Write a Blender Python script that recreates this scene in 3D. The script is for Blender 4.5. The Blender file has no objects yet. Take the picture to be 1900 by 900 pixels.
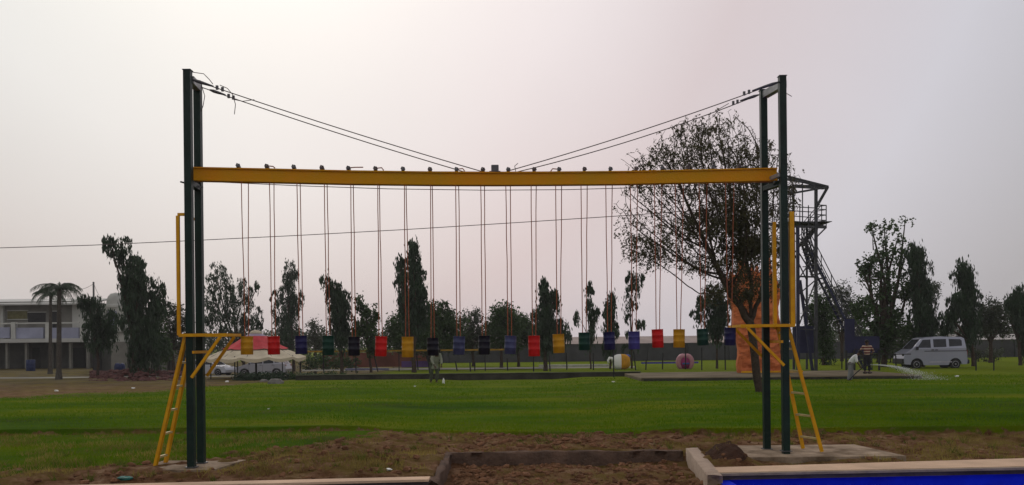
import bpy, math, random
import numpy as np
from mathutils import Vector, Matrix
random.seed(7); RNG = np.random.default_rng(11)
HAZE = 0.00042
S = bpy.context.scene
COL = S.collection
R = math.radians

# ------------------------------------------------------------------ camera, sky, sun, exposure
F = 1600.0                 # focal length in pixels of the 1900 px wide photograph
CH = 1.8                   # eye height
ROLL = R(0.6)
cr, sr = math.cos(ROLL), math.sin(ROLL)
cam = bpy.data.cameras.new('camera'); camo = bpy.data.objects.new('camera', cam); COL.objects.link(camo)
cam.sensor_width = 36; cam.lens = 36*F/1900; cam.shift_y = (637-450)/1900
cam.clip_start = 0.1; cam.clip_end = 3000
camo.matrix_world = Matrix(((cr, sr, 0, 0), (0, 0, -1, 0), (-sr, cr, 0, CH), (0, 0, 0, 1)))
S.camera = camo

SUN_EL, SUN_AZ = 34, -16   # degrees; azimuth from +Y towards +X
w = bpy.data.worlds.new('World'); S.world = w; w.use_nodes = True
nt = w.node_tree; N = nt.nodes; L = nt.links; N.clear()
out = N.new('ShaderNodeOutputWorld'); bg = N.new('ShaderNodeBackground'); bg2 = N.new('ShaderNodeBackground')
sky = N.new('ShaderNodeTexSky'); sky.sky_type = 'NISHITA'; sky.sun_disc = False
sky.sun_elevation = R(SUN_EL); sky.sun_rotation = R(SUN_AZ); sky.dust_density = 6; sky.air_density = 1.0
L.new(sky.outputs[0], bg.inputs[0]); bg.inputs[1].default_value = 0.05
# hazy overcast veil: depends only on the direction in the world
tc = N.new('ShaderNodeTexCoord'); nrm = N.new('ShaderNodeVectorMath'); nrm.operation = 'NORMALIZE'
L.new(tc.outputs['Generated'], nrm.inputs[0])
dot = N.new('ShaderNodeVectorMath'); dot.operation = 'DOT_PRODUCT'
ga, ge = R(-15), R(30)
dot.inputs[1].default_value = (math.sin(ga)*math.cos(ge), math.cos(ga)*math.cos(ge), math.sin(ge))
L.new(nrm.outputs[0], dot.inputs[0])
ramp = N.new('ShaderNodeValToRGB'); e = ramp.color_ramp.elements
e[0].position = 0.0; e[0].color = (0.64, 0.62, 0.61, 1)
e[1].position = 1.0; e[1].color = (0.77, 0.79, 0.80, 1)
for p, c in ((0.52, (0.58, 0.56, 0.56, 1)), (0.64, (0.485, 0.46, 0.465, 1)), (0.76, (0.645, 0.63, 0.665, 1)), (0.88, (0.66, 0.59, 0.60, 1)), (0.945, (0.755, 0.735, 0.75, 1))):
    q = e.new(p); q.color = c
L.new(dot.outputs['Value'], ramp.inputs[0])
nz = N.new('ShaderNodeTexNoise'); nz.inputs['Scale'].default_value = 1.6; nz.inputs['Detail'].default_value = 4
L.new(nrm.outputs[0], nz.inputs['Vector'])
mr = N.new('ShaderNodeMapRange'); mr.inputs[1].default_value = 0.3; mr.inputs[2].default_value = 0.7
mr.inputs[3].default_value = 0.95; mr.inputs[4].default_value = 1.05
L.new(nz.outputs[0], mr.inputs[0])
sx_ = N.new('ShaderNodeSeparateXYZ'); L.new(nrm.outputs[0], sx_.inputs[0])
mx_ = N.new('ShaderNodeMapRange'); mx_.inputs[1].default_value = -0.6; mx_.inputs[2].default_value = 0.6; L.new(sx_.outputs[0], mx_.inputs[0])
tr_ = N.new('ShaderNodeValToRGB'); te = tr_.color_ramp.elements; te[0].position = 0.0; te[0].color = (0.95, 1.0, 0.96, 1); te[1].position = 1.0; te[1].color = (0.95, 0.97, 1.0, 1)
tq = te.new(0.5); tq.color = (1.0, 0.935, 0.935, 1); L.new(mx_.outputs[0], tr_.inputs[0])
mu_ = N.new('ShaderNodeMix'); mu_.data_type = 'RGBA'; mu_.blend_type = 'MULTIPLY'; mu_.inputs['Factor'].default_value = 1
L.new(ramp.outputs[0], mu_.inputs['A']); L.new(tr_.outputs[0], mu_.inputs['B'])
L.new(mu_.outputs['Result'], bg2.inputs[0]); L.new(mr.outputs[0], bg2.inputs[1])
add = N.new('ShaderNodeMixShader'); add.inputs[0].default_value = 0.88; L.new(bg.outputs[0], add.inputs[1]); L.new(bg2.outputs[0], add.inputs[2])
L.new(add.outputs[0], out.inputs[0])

sl = bpy.data.lights.new('sun', 'SUN'); sl.energy = 0.6; sl.angle = R(12); sl.color = (1, 0.94, 0.86)
so = bpy.data.objects.new('sun', sl); COL.objects.link(so)
d = Vector((math.sin(R(SUN_AZ))*math.cos(R(SUN_EL)), math.cos(R(SUN_AZ))*math.cos(R(SUN_EL)), math.sin(R(SUN_EL))))
so.rotation_euler = d.to_track_quat('Z', 'Y').to_euler()
so.location = (0, 20, 40)
vs = S.view_settings; vs.view_transform = 'Standard'; vs.look = 'None'; vs.gamma = 1; vs.use_curve_mapping = False
vs.exposure = 0.10
S.cycles.max_bounces = 6; S.cycles.volume_bounces = 0; S.cycles.transparent_max_bounces = 12

# ------------------------------------------------------------------ pixel <-> world
def P(u, v, Y):
    du = u-950; up = 637-v
    x = du*cr+up*sr; z = -du*sr+up*cr
    return Vector((x*Y/F, Y, CH+z*Y/F))
def H(u): return 637-(u-950)*math.tan(ROLL)
def GY(u, v, z=0.0):
    du = u-950; up = 637-v
    return (z-CH)*F/(-du*sr+up*cr)
def G(u, v, z=0.0): return P(u, v, GY(u, v, z))

# ------------------------------------------------------------------ materials
MATS = {}
def mat(name, col, rough=0.6, metal=0.0, var=0.25, scale=4.0, bump=0.0, bscale=20.0, spec=0.2, col2=None, transl=0.0, coat=0.0):
    if name in MATS: return MATS[name]
    m = bpy.data.materials.new(name); m.use_nodes = True; t = m.node_tree; n = t.nodes; l = t.links
    b = n['Principled BSDF']
    b.inputs['Roughness'].default_value = rough; b.inputs['Metallic'].default_value = metal
    b.inputs['Specular IOR Level'].default_value = spec
    if coat: b.inputs['Coat Weight'].default_value = coat
    g = n.new('ShaderNodeTexCoord'); x = n.new('ShaderNodeTexNoise'); x.inputs['Scale'].default_value = scale
    x.inputs['Detail'].default_value = 6; x.inputs['Roughness'].default_value = 0.62
    l.new(g.outputs['Object'], x.inputs['Vector'])
    rp = n.new('ShaderNodeValToRGB'); rp.color_ramp.elements[0].position = 0.33; rp.color_ramp.elements[1].position = 0.68
    c2 = col2 if col2 else tuple(min(1, c*(1+var)) for c in col)
    c1 = tuple(c*(1-var) for c in col) if not col2 else col
    rp.color_ramp.elements[0].color = (*c1, 1); rp.color_ramp.elements[1].color = (*c2, 1)
    l.new(x.outputs[0], rp.inputs[0]); l.new(rp.outputs[0], b.inputs['Base Color'])
    if bump:
        y = n.new('ShaderNodeTexNoise'); y.inputs['Scale'].default_value = bscale; y.inputs['Detail'].default_value = 8
        l.new(g.outputs['Object'], y.inputs['Vector'])
        bp = n.new('ShaderNodeBump'); bp.inputs['Strength'].default_value = bump; bp.inputs['Distance'].default_value = 0.05
        l.new(y.outputs[0], bp.inputs['Height']); l.new(bp.outputs[0], b.inputs['Normal'])
    if transl:
        tr = n.new('ShaderNodeBsdfTranslucent'); l.new(rp.outputs[0], tr.inputs[0])
        mx = n.new('ShaderNodeMixShader'); mx.inputs[0].default_value = transl
        l.new(b.outputs[0], mx.inputs[1]); l.new(tr.outputs[0], mx.inputs[2]); l.new(mx.outputs[0], n['Material Output'].inputs[0])
    MATS[name] = m
    return m

green = mat('green_post_paint', (0.004, 0.018, 0.014), 0.42, 0, 0.35, 3.0, 0.15, 30, 0.22)
yellow = mat('yellow_paint', (0.56, 0.25, 0.004), 0.5, 0, 0.22, 5.0, 0.15, 30, 0.2, col2=(0.68, 0.35, 0.005))
beamy = mat('yellow_beam_paint', (0.50, 0.265, 0.004), 0.6, 0, 0.2, 1.2, 0.2, 30, 0.15, col2=(0.62, 0.24, 0.003))
rungm = mat('pale_rung_metal', (0.50, 0.38, 0.16), 0.4, 0.1, 0.2, 8)  # rungs are paler than the yellow side rails
steel = mat('dull_steel', (0.10, 0.10, 0.11), 0.45, 0.5, 0.3, 10)
galv = mat('galvanised_plate', (0.32, 0.32, 0.33), 0.45, 0.4, 0.3, 8)
ropem = mat('orange_rope', (0.30, 0.095, 0.050), 0.9, 0, 0.3, 60)
wirem = mat('wire_rope', (0.10, 0.08, 0.08), 0.6, 0.3, 0.3, 40)
conc = mat('old_concrete', (0.26, 0.21, 0.165), 0.9, 0, 0.25, 2.5, 0.5, 12, 0.2)
copingm = mat('coping_concrete', (0.56, 0.39, 0.27), 0.85, 0, 0.18, 1.2, 0.3, 25, 0.2)
darkconc = mat('shadow_dark_concrete', (0.075, 0.06, 0.062), 0.9, 0, 0.4, 2.0, 0.5, 12, 0.2)  # dark tone paints the shadow gap beneath the pool copings
kerbm = mat('dark_kerb', (0.045, 0.042, 0.034), 0.95, 0, 0.4, 1.5, 0.5, 12, 0.1)  # darker than the kerb cap and the slab top
slabm = mat('dusty_slab', (0.13, 0.105, 0.065), 0.9, 0, 0.4, 0.6, 0.4, 8, 0.1)
bluep = mat('blue_pool_paint', (0.003, 0.014, 0.50), 0.7, 0, 0.45, 1.3, 0.2, 10, 0.05, col2=(0.004, 0.030, 0.80))
bluedark = mat('dark_blue_pool_paint', (0.004, 0.007, 0.11), 0.5, 0, 0.5, 1.6, 0.2, 10, 0.3)
bark = mat('bark', (0.055, 0.040, 0.031), 0.95, 0, 0.4, 8, 0.8, 15, 0.1)
barkp = mat('palm_bark', (0.075, 0.066, 0.058), 0.95, 0, 0.3, 8, 0.8, 15, 0.1)
leafA = mat('acacia_leaf', (0.062, 0.058, 0.024), 0.6, 0, 0.5, 1.5, 0, 0, 0.25, transl=0.30)
leafB = mat('drooping_leaf', (0.028, 0.052, 0.026), 0.5, 0, 0.5, 1.0, 0, 0, 0.3, transl=0.25)
leafC = mat('broad_leaf', (0.040, 0.075, 0.022), 0.55, 0, 0.5, 0.8, 0, 0, 0.3, transl=0.3)
leafD = mat('dusty_leaf', (0.050, 0.062, 0.036), 0.6, 0, 0.4, 0.8, 0, 0, 0.3, transl=0.3)
leafP = mat('palm_leaf', (0.035, 0.055, 0.030), 0.5, 0, 0.4, 0.8, 0, 0, 0.3, transl=0.2)
grassm = mat('grass_blade', (0.060, 0.150, 0.0015), 0.9, 0, 0.5, 0.35, 0, 0, 0.02, col2=(0.150, 0.225, 0.0015), transl=0.35)
drym = mat('dry_grass_blade', (0.26, 0.20, 0.055), 0.8, 0, 0.4, 1.0, 0, 0, 0.1, transl=0.3)
soilclod = mat('soil_clod', (0.19, 0.095, 0.052), 0.97, 0, 0.45, 3, 0.8, 20, 0.1)
brickrub = mat('brick_rubble', (0.10, 0.048, 0.045), 0.95, 0, 0.4, 3, 0.6, 20, 0.1)
stonem = mat('grey_stone', (0.17, 0.16, 0.15), 0.95, 0, 0.3, 3, 0.6, 20, 0.1)
white = mat('white_paint', (0.72, 0.72, 0.70), 0.5, 0, 0.06, 2)
black = mat('black_rubber', (0.018, 0.018, 0.02), 0.7, 0, 0.3, 4)
glass = mat('dark_window_glass', (0.020, 0.022, 0.030), 0.15, 0, 0.3, 3, 0, 0, 0.3)
trimm = mat('dark_plastic_trim', (0.025, 0.025, 0.03), 0.6, 0, 0.2, 4)
silver = mat('silver_blue_car_paint', (0.27, 0.28, 0.36), 0.3, 0.35, 0.06, 0.6, 0, 0, 0.5, coat=0.4)
wcar = mat('white_car_paint', (0.52, 0.53, 0.60), 0.3, 0.0, 0.05, 0.6, 0, 0, 0.5, coat=0.5)
scar = mat('pale_car_paint', (0.36, 0.36, 0.42), 0.3, 0.2, 0.05, 0.6, 0, 0, 0.5, coat=0.4)
hub = mat('wheel_rim_metal', (0.35, 0.35, 0.37), 0.35, 0.5, 0.1, 4)
skin = mat('brown_skin', (0.085, 0.045, 0.030), 0.6, 0, 0.1, 4)
hairm = mat('black_hair', (0.012, 0.010, 0.010), 0.7, 0, 0.2, 20)

# ------------------------------------------------------------------ mesh builder
class MB:
    def __init__(s): s.v = []; s.f = []; s.mi = []; s.m = 0
    def add(s, vs, fs):
        o = len(s.v); s.v += [tuple(p) for p in vs]; s.f += [tuple(i+o for i in f) for f in fs]; s.mi += [s.m]*len(fs); return s
    def box(s, c, d, rz=0, bev=0):
        x, y, z = d[0]/2, d[1]/2, d[2]/2; c = Vector(c); M = Matrix.Rotation(rz, 3, 'Z')
        if bev:
            b = min(bev, x*.45, y*.45, z*.45); pts = []
            for sz, ins in ((-z, b), (-z+b, 0), (z-b, 0), (z, b)):
                X, Y = x-ins, y-ins
                for px, py in ((-X+b, -Y), (X-b, -Y), (X, -Y+b), (X, Y-b), (X-b, Y), (-X+b, Y), (-X, Y-b), (-X, -Y+b)):
                    pts.append(c+M@Vector((px, py, sz)))
            fs = [tuple(range(7, -1, -1)), tuple(range(24, 32))]
            for r in range(3):
                for i in range(8): j = (i+1) % 8; fs.append((r*8+i, r*8+j, r*8+8+j, r*8+8+i))
            return s.add(pts, fs)
        pts = [c+M@Vector((a*x, b_*y, e_*z)) for e_ in (-1, 1) for a, b_ in ((-1, -1), (1, -1), (1, 1), (-1, 1))]
        return s.add(pts, [(3, 2, 1, 0), (4, 5, 6, 7), (0, 1, 5, 4), (1, 2, 6, 5), (2, 3, 7, 6), (3, 0, 4, 7)])
    def bar(s, a, b, wd, ht=None, up=(0, 0, 1)):
        a, b = Vector(a), Vector(b); ht = ht or wd; t = (b-a).normalized(); up = Vector(up)
        if abs(t.dot(up)) > 0.98: up = Vector((0, 1, 0))
        sx = t.cross(up).normalized()*wd/2; sz = sx.cross(t).normalized()*ht/2
        pts = [p+i*sx+j*sz for p in (a, b) for i, j in ((-1, -1), (1, -1), (1, 1), (-1, 1))]
        return s.add(pts, [(0, 1, 2, 3), (7, 6, 5, 4), (1, 0, 4, 5), (2, 1, 5, 6), (3, 2, 6, 7), (0, 3, 7, 4)])
    def tube(s, pts, rad, n=6, caps=True):
        pts = [Vector(p) for p in pts]; k = len(pts)
        if not hasattr(rad, '__len__'): rad = [rad]*k
        vs = []; prev = None
        for i in range(k):
            t = (pts[min(i+1, k-1)]-pts[max(i-1, 0)]); t = t.normalized() if t.length > 1e-9 else Vector((0, 0, 1))
            if prev is None:
                a = Vector((0, 0, 1)) if abs(t.z) < 0.9 else Vector((1, 0, 0)); u = t.cross(a).normalized()
            else:
                u = prev-t*prev.dot(t); u = u.normalized() if u.length > 1e-6 else t.orthogonal().normalized()
            prev = u; q = t.cross(u)
            for j in range(n):
                an = 2*math.pi*j/n; vs.append(pts[i]+(u*math.cos(an)+q*math.sin(an))*rad[i])
        fs = [(i*n+j, i*n+(j+1) % n, (i+1)*n+(j+1) % n, (i+1)*n+j) for i in range(k-1) for j in range(n)]
        if caps: fs += [tuple(range(n-1, -1, -1)), tuple(range((k-1)*n, k*n))]
        return s.add(vs, fs)
    def lathe(s, c, prof, n=16, wob=None):
        c = Vector(c); vs = []
        for i, (r, z) in enumerate(prof):
            for j in range(n):
                a = 2*math.pi*j/n; k = wob(i, j, a) if wob else (1, 0)
                vs.append(c+Vector((r*k[0]*math.cos(a), r*k[0]*math.sin(a), z+k[1])))
        fs = [(i*n+j, i*n+(j+1) % n, (i+1)*n+(j+1) % n, (i+1)*n+j) for i in range(len(prof)-1) for j in range(n)]
        if prof[0][0] > 1e-4: fs.append(tuple(range(n-1, -1, -1)))
        if prof[-1][0] > 1e-4: fs.append(tuple(range((len(prof)-1)*n, len(prof)*n)))
        return s.add(vs, fs)
    def prism(s, poly, off):      # poly: list of 3d points, extruded by the vector off
        k = len(poly); off = Vector(off); vs = [Vector(p) for p in poly]+[Vector(p)+off for p in poly]
        return s.add(vs, [tuple(range(k)), tuple(range(2*k-1, k-1, -1))]+[(i, i+k, (i+1) % k+k, (i+1) % k) for i in range(k)])
    def blob(s, c, r, seed=0, amp=0.2, seg=8):
        rnd = random.Random(seed); n = seg; rings = max(4, seg//2+1); vs = [Vector(c)+Vector((0, 0, -r[2]))]
        for i in range(1, rings):
            ph = math.pi*i/rings-math.pi/2
            for j in range(n):
                a = 2*math.pi*j/n; k = 1+rnd.uniform(-amp, amp)
                vs.append(Vector(c)+Vector((r[0]*k*math.cos(ph)*math.cos(a), r[1]*k*math.cos(ph)*math.sin(a), r[2]*k*math.sin(ph))))
        vs.append(Vector(c)+Vector((0, 0, r[2]))); fs = []
        for j in range(n): fs.append((0, 1+(j+1) % n, 1+j))
        for i in range(rings-2):
            for j in range(n): a = 1+i*n; fs.append((a+j, a+(j+1) % n, a+n+(j+1) % n, a+n+j))
        a = 1+(rings-2)*n
        for j in range(n): fs.append((a+j, a+(j+1) % n, len(vs)-1))
        return s.add(vs, fs)
    def build(s, name, mats, parent=None, smooth=False):
        me = bpy.data.meshes.new(name); me.from_pydata(s.v, [], s.f); me.update()
        for m in (mats if isinstance(mats, (list, tuple)) else [mats]): me.materials.append(m)
        if isinstance(mats, (list, tuple)): me.polygons.foreach_set('material_index', s.mi)
        if smooth: me.polygons.foreach_set('use_smooth', [True]*len(me.polygons))
        o = bpy.data.objects.new(name, me); COL.objects.link(o)
        if parent: o.parent = parent; o.matrix_parent_inverse = Matrix.Translation(-world_loc(parent))
        return o
def world_loc(o):
    v = Vector(o.location)
    # parts are authored in world space; an Empty only shifts by its location
    if o.parent: return Vector(o.get('_w', (0, 0, 0)))
    return v
def tag(o, label=None, cat=None, group=None, kind=None):
    if label: o['label'] = label
    if cat: o['category'] = cat
    if group: o['group'] = group
    if kind: o['kind'] = kind
    return o
def thing(name, label, cat, loc=(0, 0, 0), group=None):
    o = bpy.data.objects.new(name, None); COL.objects.link(o); o.location = loc; o.empty_display_size = 0.2
    return tag(o, label, cat, group)
def quads(name, V, mats, parent=None, k=4, nrm=None):
    """V: (n,k,3) array, one face per row."""
    n = len(V); me = bpy.data.meshes.new(name)
    me.vertices.add(n*k); me.vertices.foreach_set('co', V.reshape(-1).astype(np.float32))
    me.loops.add(n*k); me.loops.foreach_set('vertex_index', np.arange(n*k, dtype=np.int32))
    me.polygons.add(n); me.polygons.foreach_set('loop_start', np.arange(0, n*k, k, dtype=np.int32))
    try: me.polygons.foreach_set('loop_total', np.full(n, k, dtype=np.int32))
    except Exception: pass
    me.update(calc_edges=True); me.materials.append(mats)
    o = bpy.data.objects.new(name, me); COL.objects.link(o)
    if parent: o.parent = parent; o.matrix_parent_inverse = Matrix.Translation(-world_loc(parent))
    return o
def pbox(mb, u0, v0, u1, v1, Y, dep, bev=0):
    um, vm = (u0+u1)/2, (v0+v1)/2
    x0, x1 = P(u0, vm, Y).x, P(u1, vm, Y).x; z0, z1 = P(um, v1, Y).z, P(um, v0, Y).z
    return mb.box(((x0+x1)/2, Y+dep/2, (z0+z1)/2), (x1-x0, dep, z1-z0), bev=bev)

# ------------------------------------------------------------------ value noise for heights
def vnoise(x, y, s, seed=0):
    x = np.asarray(x, float)*s+seed*17.3; y = np.asarray(y, float)*s+seed*9.1
    xi = np.floor(x).astype(np.int64); yi = np.floor(y).astype(np.int64); fx = x-xi; fy = y-yi
    def h(a, b):
        n = (a*374761393+b*668265263+seed*974634) & 0x7fffffff
        n = ((n ^ (n >> 13))*1274126177) & 0x7fffffff
        return ((n ^ (n >> 16)) & 0xffff)/65535.0
    fx = fx*fx*(3-2*fx); fy = fy*fy*(3-2*fy)
    return (h(xi, yi)*(1-fx)+h(xi+1, yi)*fx)*(1-fy)+(h(xi, yi+1)*(1-fx)+h(xi+1, yi+1)*fx)*fy
def fbm(x, y, s, seed=0, o=4):
    t = 0; a = 0.5
    for i in range(o): t = t+a*vnoise(x, y, s*2**i, seed+i); a *= 0.5
    return t
def sstep(a, b, x):
    t = np.clip((x-a)/(b-a), 0, 1); return t*t*(3-2*t)

# layout of the foreground in metres
TX0, TX1, TY1 = -0.98, 2.70, 14.2       # the dug trench
def stepY(X):                            # front edge of the raised turf
    return np.interp(X, [-40, -10, -6, -3.2, -2, 1, 3.2, 4.5, 8, 40], [18.4, 18.3, 18.2, 18.6, 18.0, 17.2, 17.0, 16.6, 16.6, 16.8])+0.22*(fbm(X, X*0, 0.9, 3)-0.5)
def copY(X):                             # back edge of the pool coping
    return np.where(X < 1, np.interp(X, [-6, -0.8], [11.1, 11.6]), np.interp(X, [2.6, 7.4], [11.95, 12.6]))
def masks(X, Y):
    n = fbm(X, Y, 0.9, 5); n2 = fbm(X, Y, 3.0, 8)
    # lower lawn to the left, soil elsewhere in front of the turf edge
    bound = np.interp(X, [-40, -7.7, -5.8, -4.6, -3.4, -2.6, 3, 40], [12.6, 12.9, 13.4, 14.3, 16.8, 17.8, 17.4, 17.0])
    g_low = sstep(-0.35, 0.45, (Y-bound)+(n-0.47)*2.4+(n2-0.5)*0.8)
    sY = stepY(X)
    g = np.where(Y > sY, 1.0, g_low*np.where(X > -2.5, 0.55, 1.0))
    # bare ground on the far left
    lb = np.interp(X, [-60, -18, -14, -11, -8.5], [27, 29.5, 33, 41, 47])
    far = sstep(-2.5, 2.5, (Y-lb)+(n-0.47)*8)*sstep(-6.5, -9.5, X)
    g = g*(1-far*0.92)
    cut = sstep(-0.17, -0.10, Y-sY)*sstep(0.03, -0.02, Y-sY)*np.interp(X, [-3.6, -2.4, 2.8, 3.6], [1, .25, .25, 1])
    g = g*(1-cut)-cut*0.6
    g = np.where(Y > 100, 0.75, g)
    return g
def height(X, Y):
    sY = stepY(X); n = fbm(X, Y, 1.1, 21); nf = fbm(X, Y, 5.0, 31)
    amp = np.interp(X, [-20, -4, -2.5, 2, 3.5, 20], [0.10, 0.10, 0.03, 0.03, 0.13, 0.13])
    h = amp*sstep(-0.03, 0.03, Y-sY)
    soil = 1-np.clip(masks(X, Y), 0, 1)
    h = h-0.16*sstep(-0.22, -0.12, Y-sY)*sstep(0.02, 0.0, Y-sY)*np.interp(X, [-3.6, -2.4, 2.8, 3.6], [1, .2, .2, 1])
    near = sstep(24, 18, Y)
    h = h-0.02*near+near*soil*((n-0.47)*0.26+(nf-0.47)*0.13)+0.02*(fbm(X, Y, 0.4, 40)-0.5)
    # spoil heaps
    def heap(x, y, rx, ry, a): return a*np.exp(-((X-x)/rx)**2-((Y-y)/ry)**2)*(0.75+0.5*fbm(X, Y, 4.0, 51))
    h = h+heap(3.25, 13.0, 0.30, 0.75, 0.20)+heap(-2.2, 13.2, 1.3, 0.7, 0.12)+heap(-3.0, 12.4, 1.0, 0.4, 0.10)+heap(-1.5, 14.8, 0.7, 0.4, 0.07)+heap(1.9, 14.9, 0.8, 0.25, 0.07)+heap(-0.1, 14.75, 0.35, 0.2, 0.08)
    h = h+heap(-6.2, 12.0, 1.3, 0.5, 0.06)-heap(-4.9, 12.6, 0.5, 0.3, 0.05)
    h = np.where((X > 3.3) & (X < 7.4) & (Y > 12.9) & (Y < 14.9), np.minimum(h, 0.02), h)
    # keep flat under the coping
    cy = copY(X); h = np.where(Y < cy+0.1, -0.06, h)
    h = h*sstep(75, 40, Y)
    h = h-np.interp(Y, [48, 52, 60, 70, 76, 84], [0, .06, .36, .68, .68, 0])*sstep(-8, -12, X)*sstep(-33, -29, X)
    # trench and pools
    tr = (X > TX0-0.07) & (X < 2.66+(Y-11.3)*0.11) & (Y < TY1+0.05) & (Y > 3)
    h = np.where(tr, -0.20+(fbm(X, Y, 1.3, 61)-0.47)*0.16+(fbm(X, Y, 7, 71)-0.47)*0.09+0.05*sstep(12.6, 11.5, Y), h)
    pl = (Y < cy-0.2) & (Y > 3) & (((X < TX0-0.14) & (X > -13)) | ((X > 2.78) & (X < 13)))
    h = np.where(pl, -1.45, h)
    return h

# ------------------------------------------------------------------ ground sheet
def spread(a, b, st, grow, lim):
    r = list(np.arange(a, b, st)); x = r[-1]; s_ = st
    while x < lim: s_ *= grow; x += s_; r.append(x)
    return r
pos = spread(0, 9, 0.065, 1.12, 420); xs = np.array(sorted([-p for p in pos[1:]]+pos))
ys = np.array([-150, -90, -50, -20, -8, -2, 2, 2.9, 3.1, 5, 7, 8.5, 9.5, 10.0, 10.4]+spread(10.7, 19.5, 0.06, 1.03, 560))
XX, YY = np.meshgrid(xs, ys); ZZ = height(XX, YY); gg = masks(XX, YY)
nx, ny = len(xs), len(ys)
me = bpy.data.meshes.new('ground')
idx = np.arange(nx*ny).reshape(ny, nx)
fa = np.stack([idx[:-1, :-1], idx[:-1, 1:], idx[1:, 1:], idx[1:, :-1]], -1).reshape(-1, 4)
me.vertices.add(nx*ny); me.vertices.foreach_set('co', np.stack([XX, YY, ZZ], -1).reshape(-1).astype(np.float32))
me.loops.add(len(fa)*4); me.loops.foreach_set('vertex_index', fa.reshape(-1).astype(np.int32))
me.polygons.add(len(fa)); me.polygons.foreach_set('loop_start', np.arange(0, len(fa)*4, 4, dtype=np.int32))
me.update(calc_edges=True)
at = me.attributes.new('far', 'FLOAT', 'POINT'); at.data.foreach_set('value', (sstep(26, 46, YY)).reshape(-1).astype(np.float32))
at = me.attributes.new('grass', 'FLOAT', 'POINT'); at.data.foreach_set('value', gg.reshape(-1).astype(np.float32))
me.polygons.foreach_set('use_smooth', [True]*len(me.polygons))
gm = bpy.data.materials.new('ground_soil_and_turf'); gm.use_nodes = True; t = gm.node_tree; n = t.nodes; l = t.links; b = n['Principled BSDF']
b.inputs['Roughness'].default_value = 0.95; b.inputs['Specular IOR Level'].default_value = 0.02
g = n.new('ShaderNodeTexCoord')
def noise(sc, det=6, ro=0.6, vec=None):
    q = n.new('ShaderNodeTexNoise'); q.inputs['Scale'].default_value = sc; q.inputs['Detail'].default_value = det; q.inputs['Roughness'].default_value = ro
    l.new(vec or g.outputs['Object'], q.inputs['Vector']); return q.outputs[0]
def rmp(inp, st):
    q = n.new('ShaderNodeValToRGB'); el = q.color_ramp.elements
    el[0].position, el[0].color = st[0][0], (*st[0][1], 1); el[1].position, el[1].color = st[-1][0], (*st[-1][1], 1)
    for p, c in st[1:-1]: k = el.new(p); k.color = (*c, 1)
    l.new(inp, q.inputs[0]); return q.outputs[0]
soil = rmp(noise(1.8, 12, 0.78), ((0.34, (0.055, 0.024, 0.012)), (0.45, (0.170, 0.082, 0.040)), (0.55, (0.29, 0.165, 0.095)), (0.66, (0.44, 0.30, 0.19))))
mpg = n.new('ShaderNodeMapping'); mpg.inputs['Scale'].default_value = (0.35, 1.0, 1.0); l.new(g.outputs['Object'], mpg.inputs[0])
turf = rmp(noise(0.35, 8, 0.65, mpg.outputs[0]), ((0.34, (0.034, 0.090, 0.001)), (0.48, (0.078, 0.158, 0.0015)), (0.62, (0.17, 0.205, 0.002))))
dryp = rmp(noise(0.55, 10, 0.75, mpg.outputs[0]), ((0.52, (0, 0, 0)), (0.66, (1, 1, 1))))
mxd = n.new('ShaderNodeMix'); mxd.data_type = 'RGBA'; mxd.inputs['B'].default_value = (0.105, 0.085, 0.022, 1)
sc_ = n.new('ShaderNodeMath'); sc_.operation = 'MULTIPLY'; sc_.inputs[1].default_value = 0.65; l.new(dryp, sc_.inputs[0]); l.new(sc_.outputs[0], mxd.inputs['Factor']); l.new(turf, mxd.inputs['A'])
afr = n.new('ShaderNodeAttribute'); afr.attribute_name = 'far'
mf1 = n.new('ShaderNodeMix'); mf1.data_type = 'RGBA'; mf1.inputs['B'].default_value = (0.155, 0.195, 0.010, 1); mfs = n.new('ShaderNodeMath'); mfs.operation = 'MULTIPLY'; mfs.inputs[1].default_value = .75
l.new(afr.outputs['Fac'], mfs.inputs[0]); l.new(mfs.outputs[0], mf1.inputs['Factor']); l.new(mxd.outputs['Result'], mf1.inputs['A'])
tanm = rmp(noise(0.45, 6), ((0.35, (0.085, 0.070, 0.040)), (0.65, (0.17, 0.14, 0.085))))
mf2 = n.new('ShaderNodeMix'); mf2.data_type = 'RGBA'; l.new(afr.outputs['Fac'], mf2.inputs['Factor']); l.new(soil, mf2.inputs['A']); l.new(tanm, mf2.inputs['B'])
olive = rmp(noise(0.8, 8, 0.7), ((0.46, (0, 0, 0)), (0.60, (1, 1, 1)))); mos = n.new('ShaderNodeMath'); mos.operation = 'MULTIPLY'; mos.inputs[1].default_value = .7; l.new(olive, mos.inputs[0])
mf3 = n.new('ShaderNodeMix'); mf3.data_type = 'RGBA'; mf3.inputs['B'].default_value = (0.19, 0.145, 0.032, 1); l.new(mos.outputs[0], mf3.inputs['Factor']); l.new(mf2.outputs['Result'], mf3.inputs['A'])
att = n.new('ShaderNodeAttribute'); att.attribute_name = 'grass'
mth = n.new('ShaderNodeMath'); mth.operation = 'ADD'; l.new(att.outputs['Fac'], mth.inputs[0])
m2 = n.new('ShaderNodeMapRange'); m2.inputs[1].default_value = 0.35; m2.inputs[2].default_value = 0.65; m2.inputs[3].default_value = -0.4; m2.inputs[4].default_value = 0.4
l.new(noise(5, 6), m2.inputs[0]); l.new(m2.outputs[0], mth.inputs[1])
fac = rmp(mth.outputs[0], ((0.35, (0, 0, 0)), (0.65, (1, 1, 1))))
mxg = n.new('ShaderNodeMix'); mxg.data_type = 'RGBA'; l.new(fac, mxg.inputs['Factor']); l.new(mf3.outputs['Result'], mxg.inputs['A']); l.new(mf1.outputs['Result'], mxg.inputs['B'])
l.new(mxg.outputs['Result'], b.inputs['Base Color'])
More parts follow.
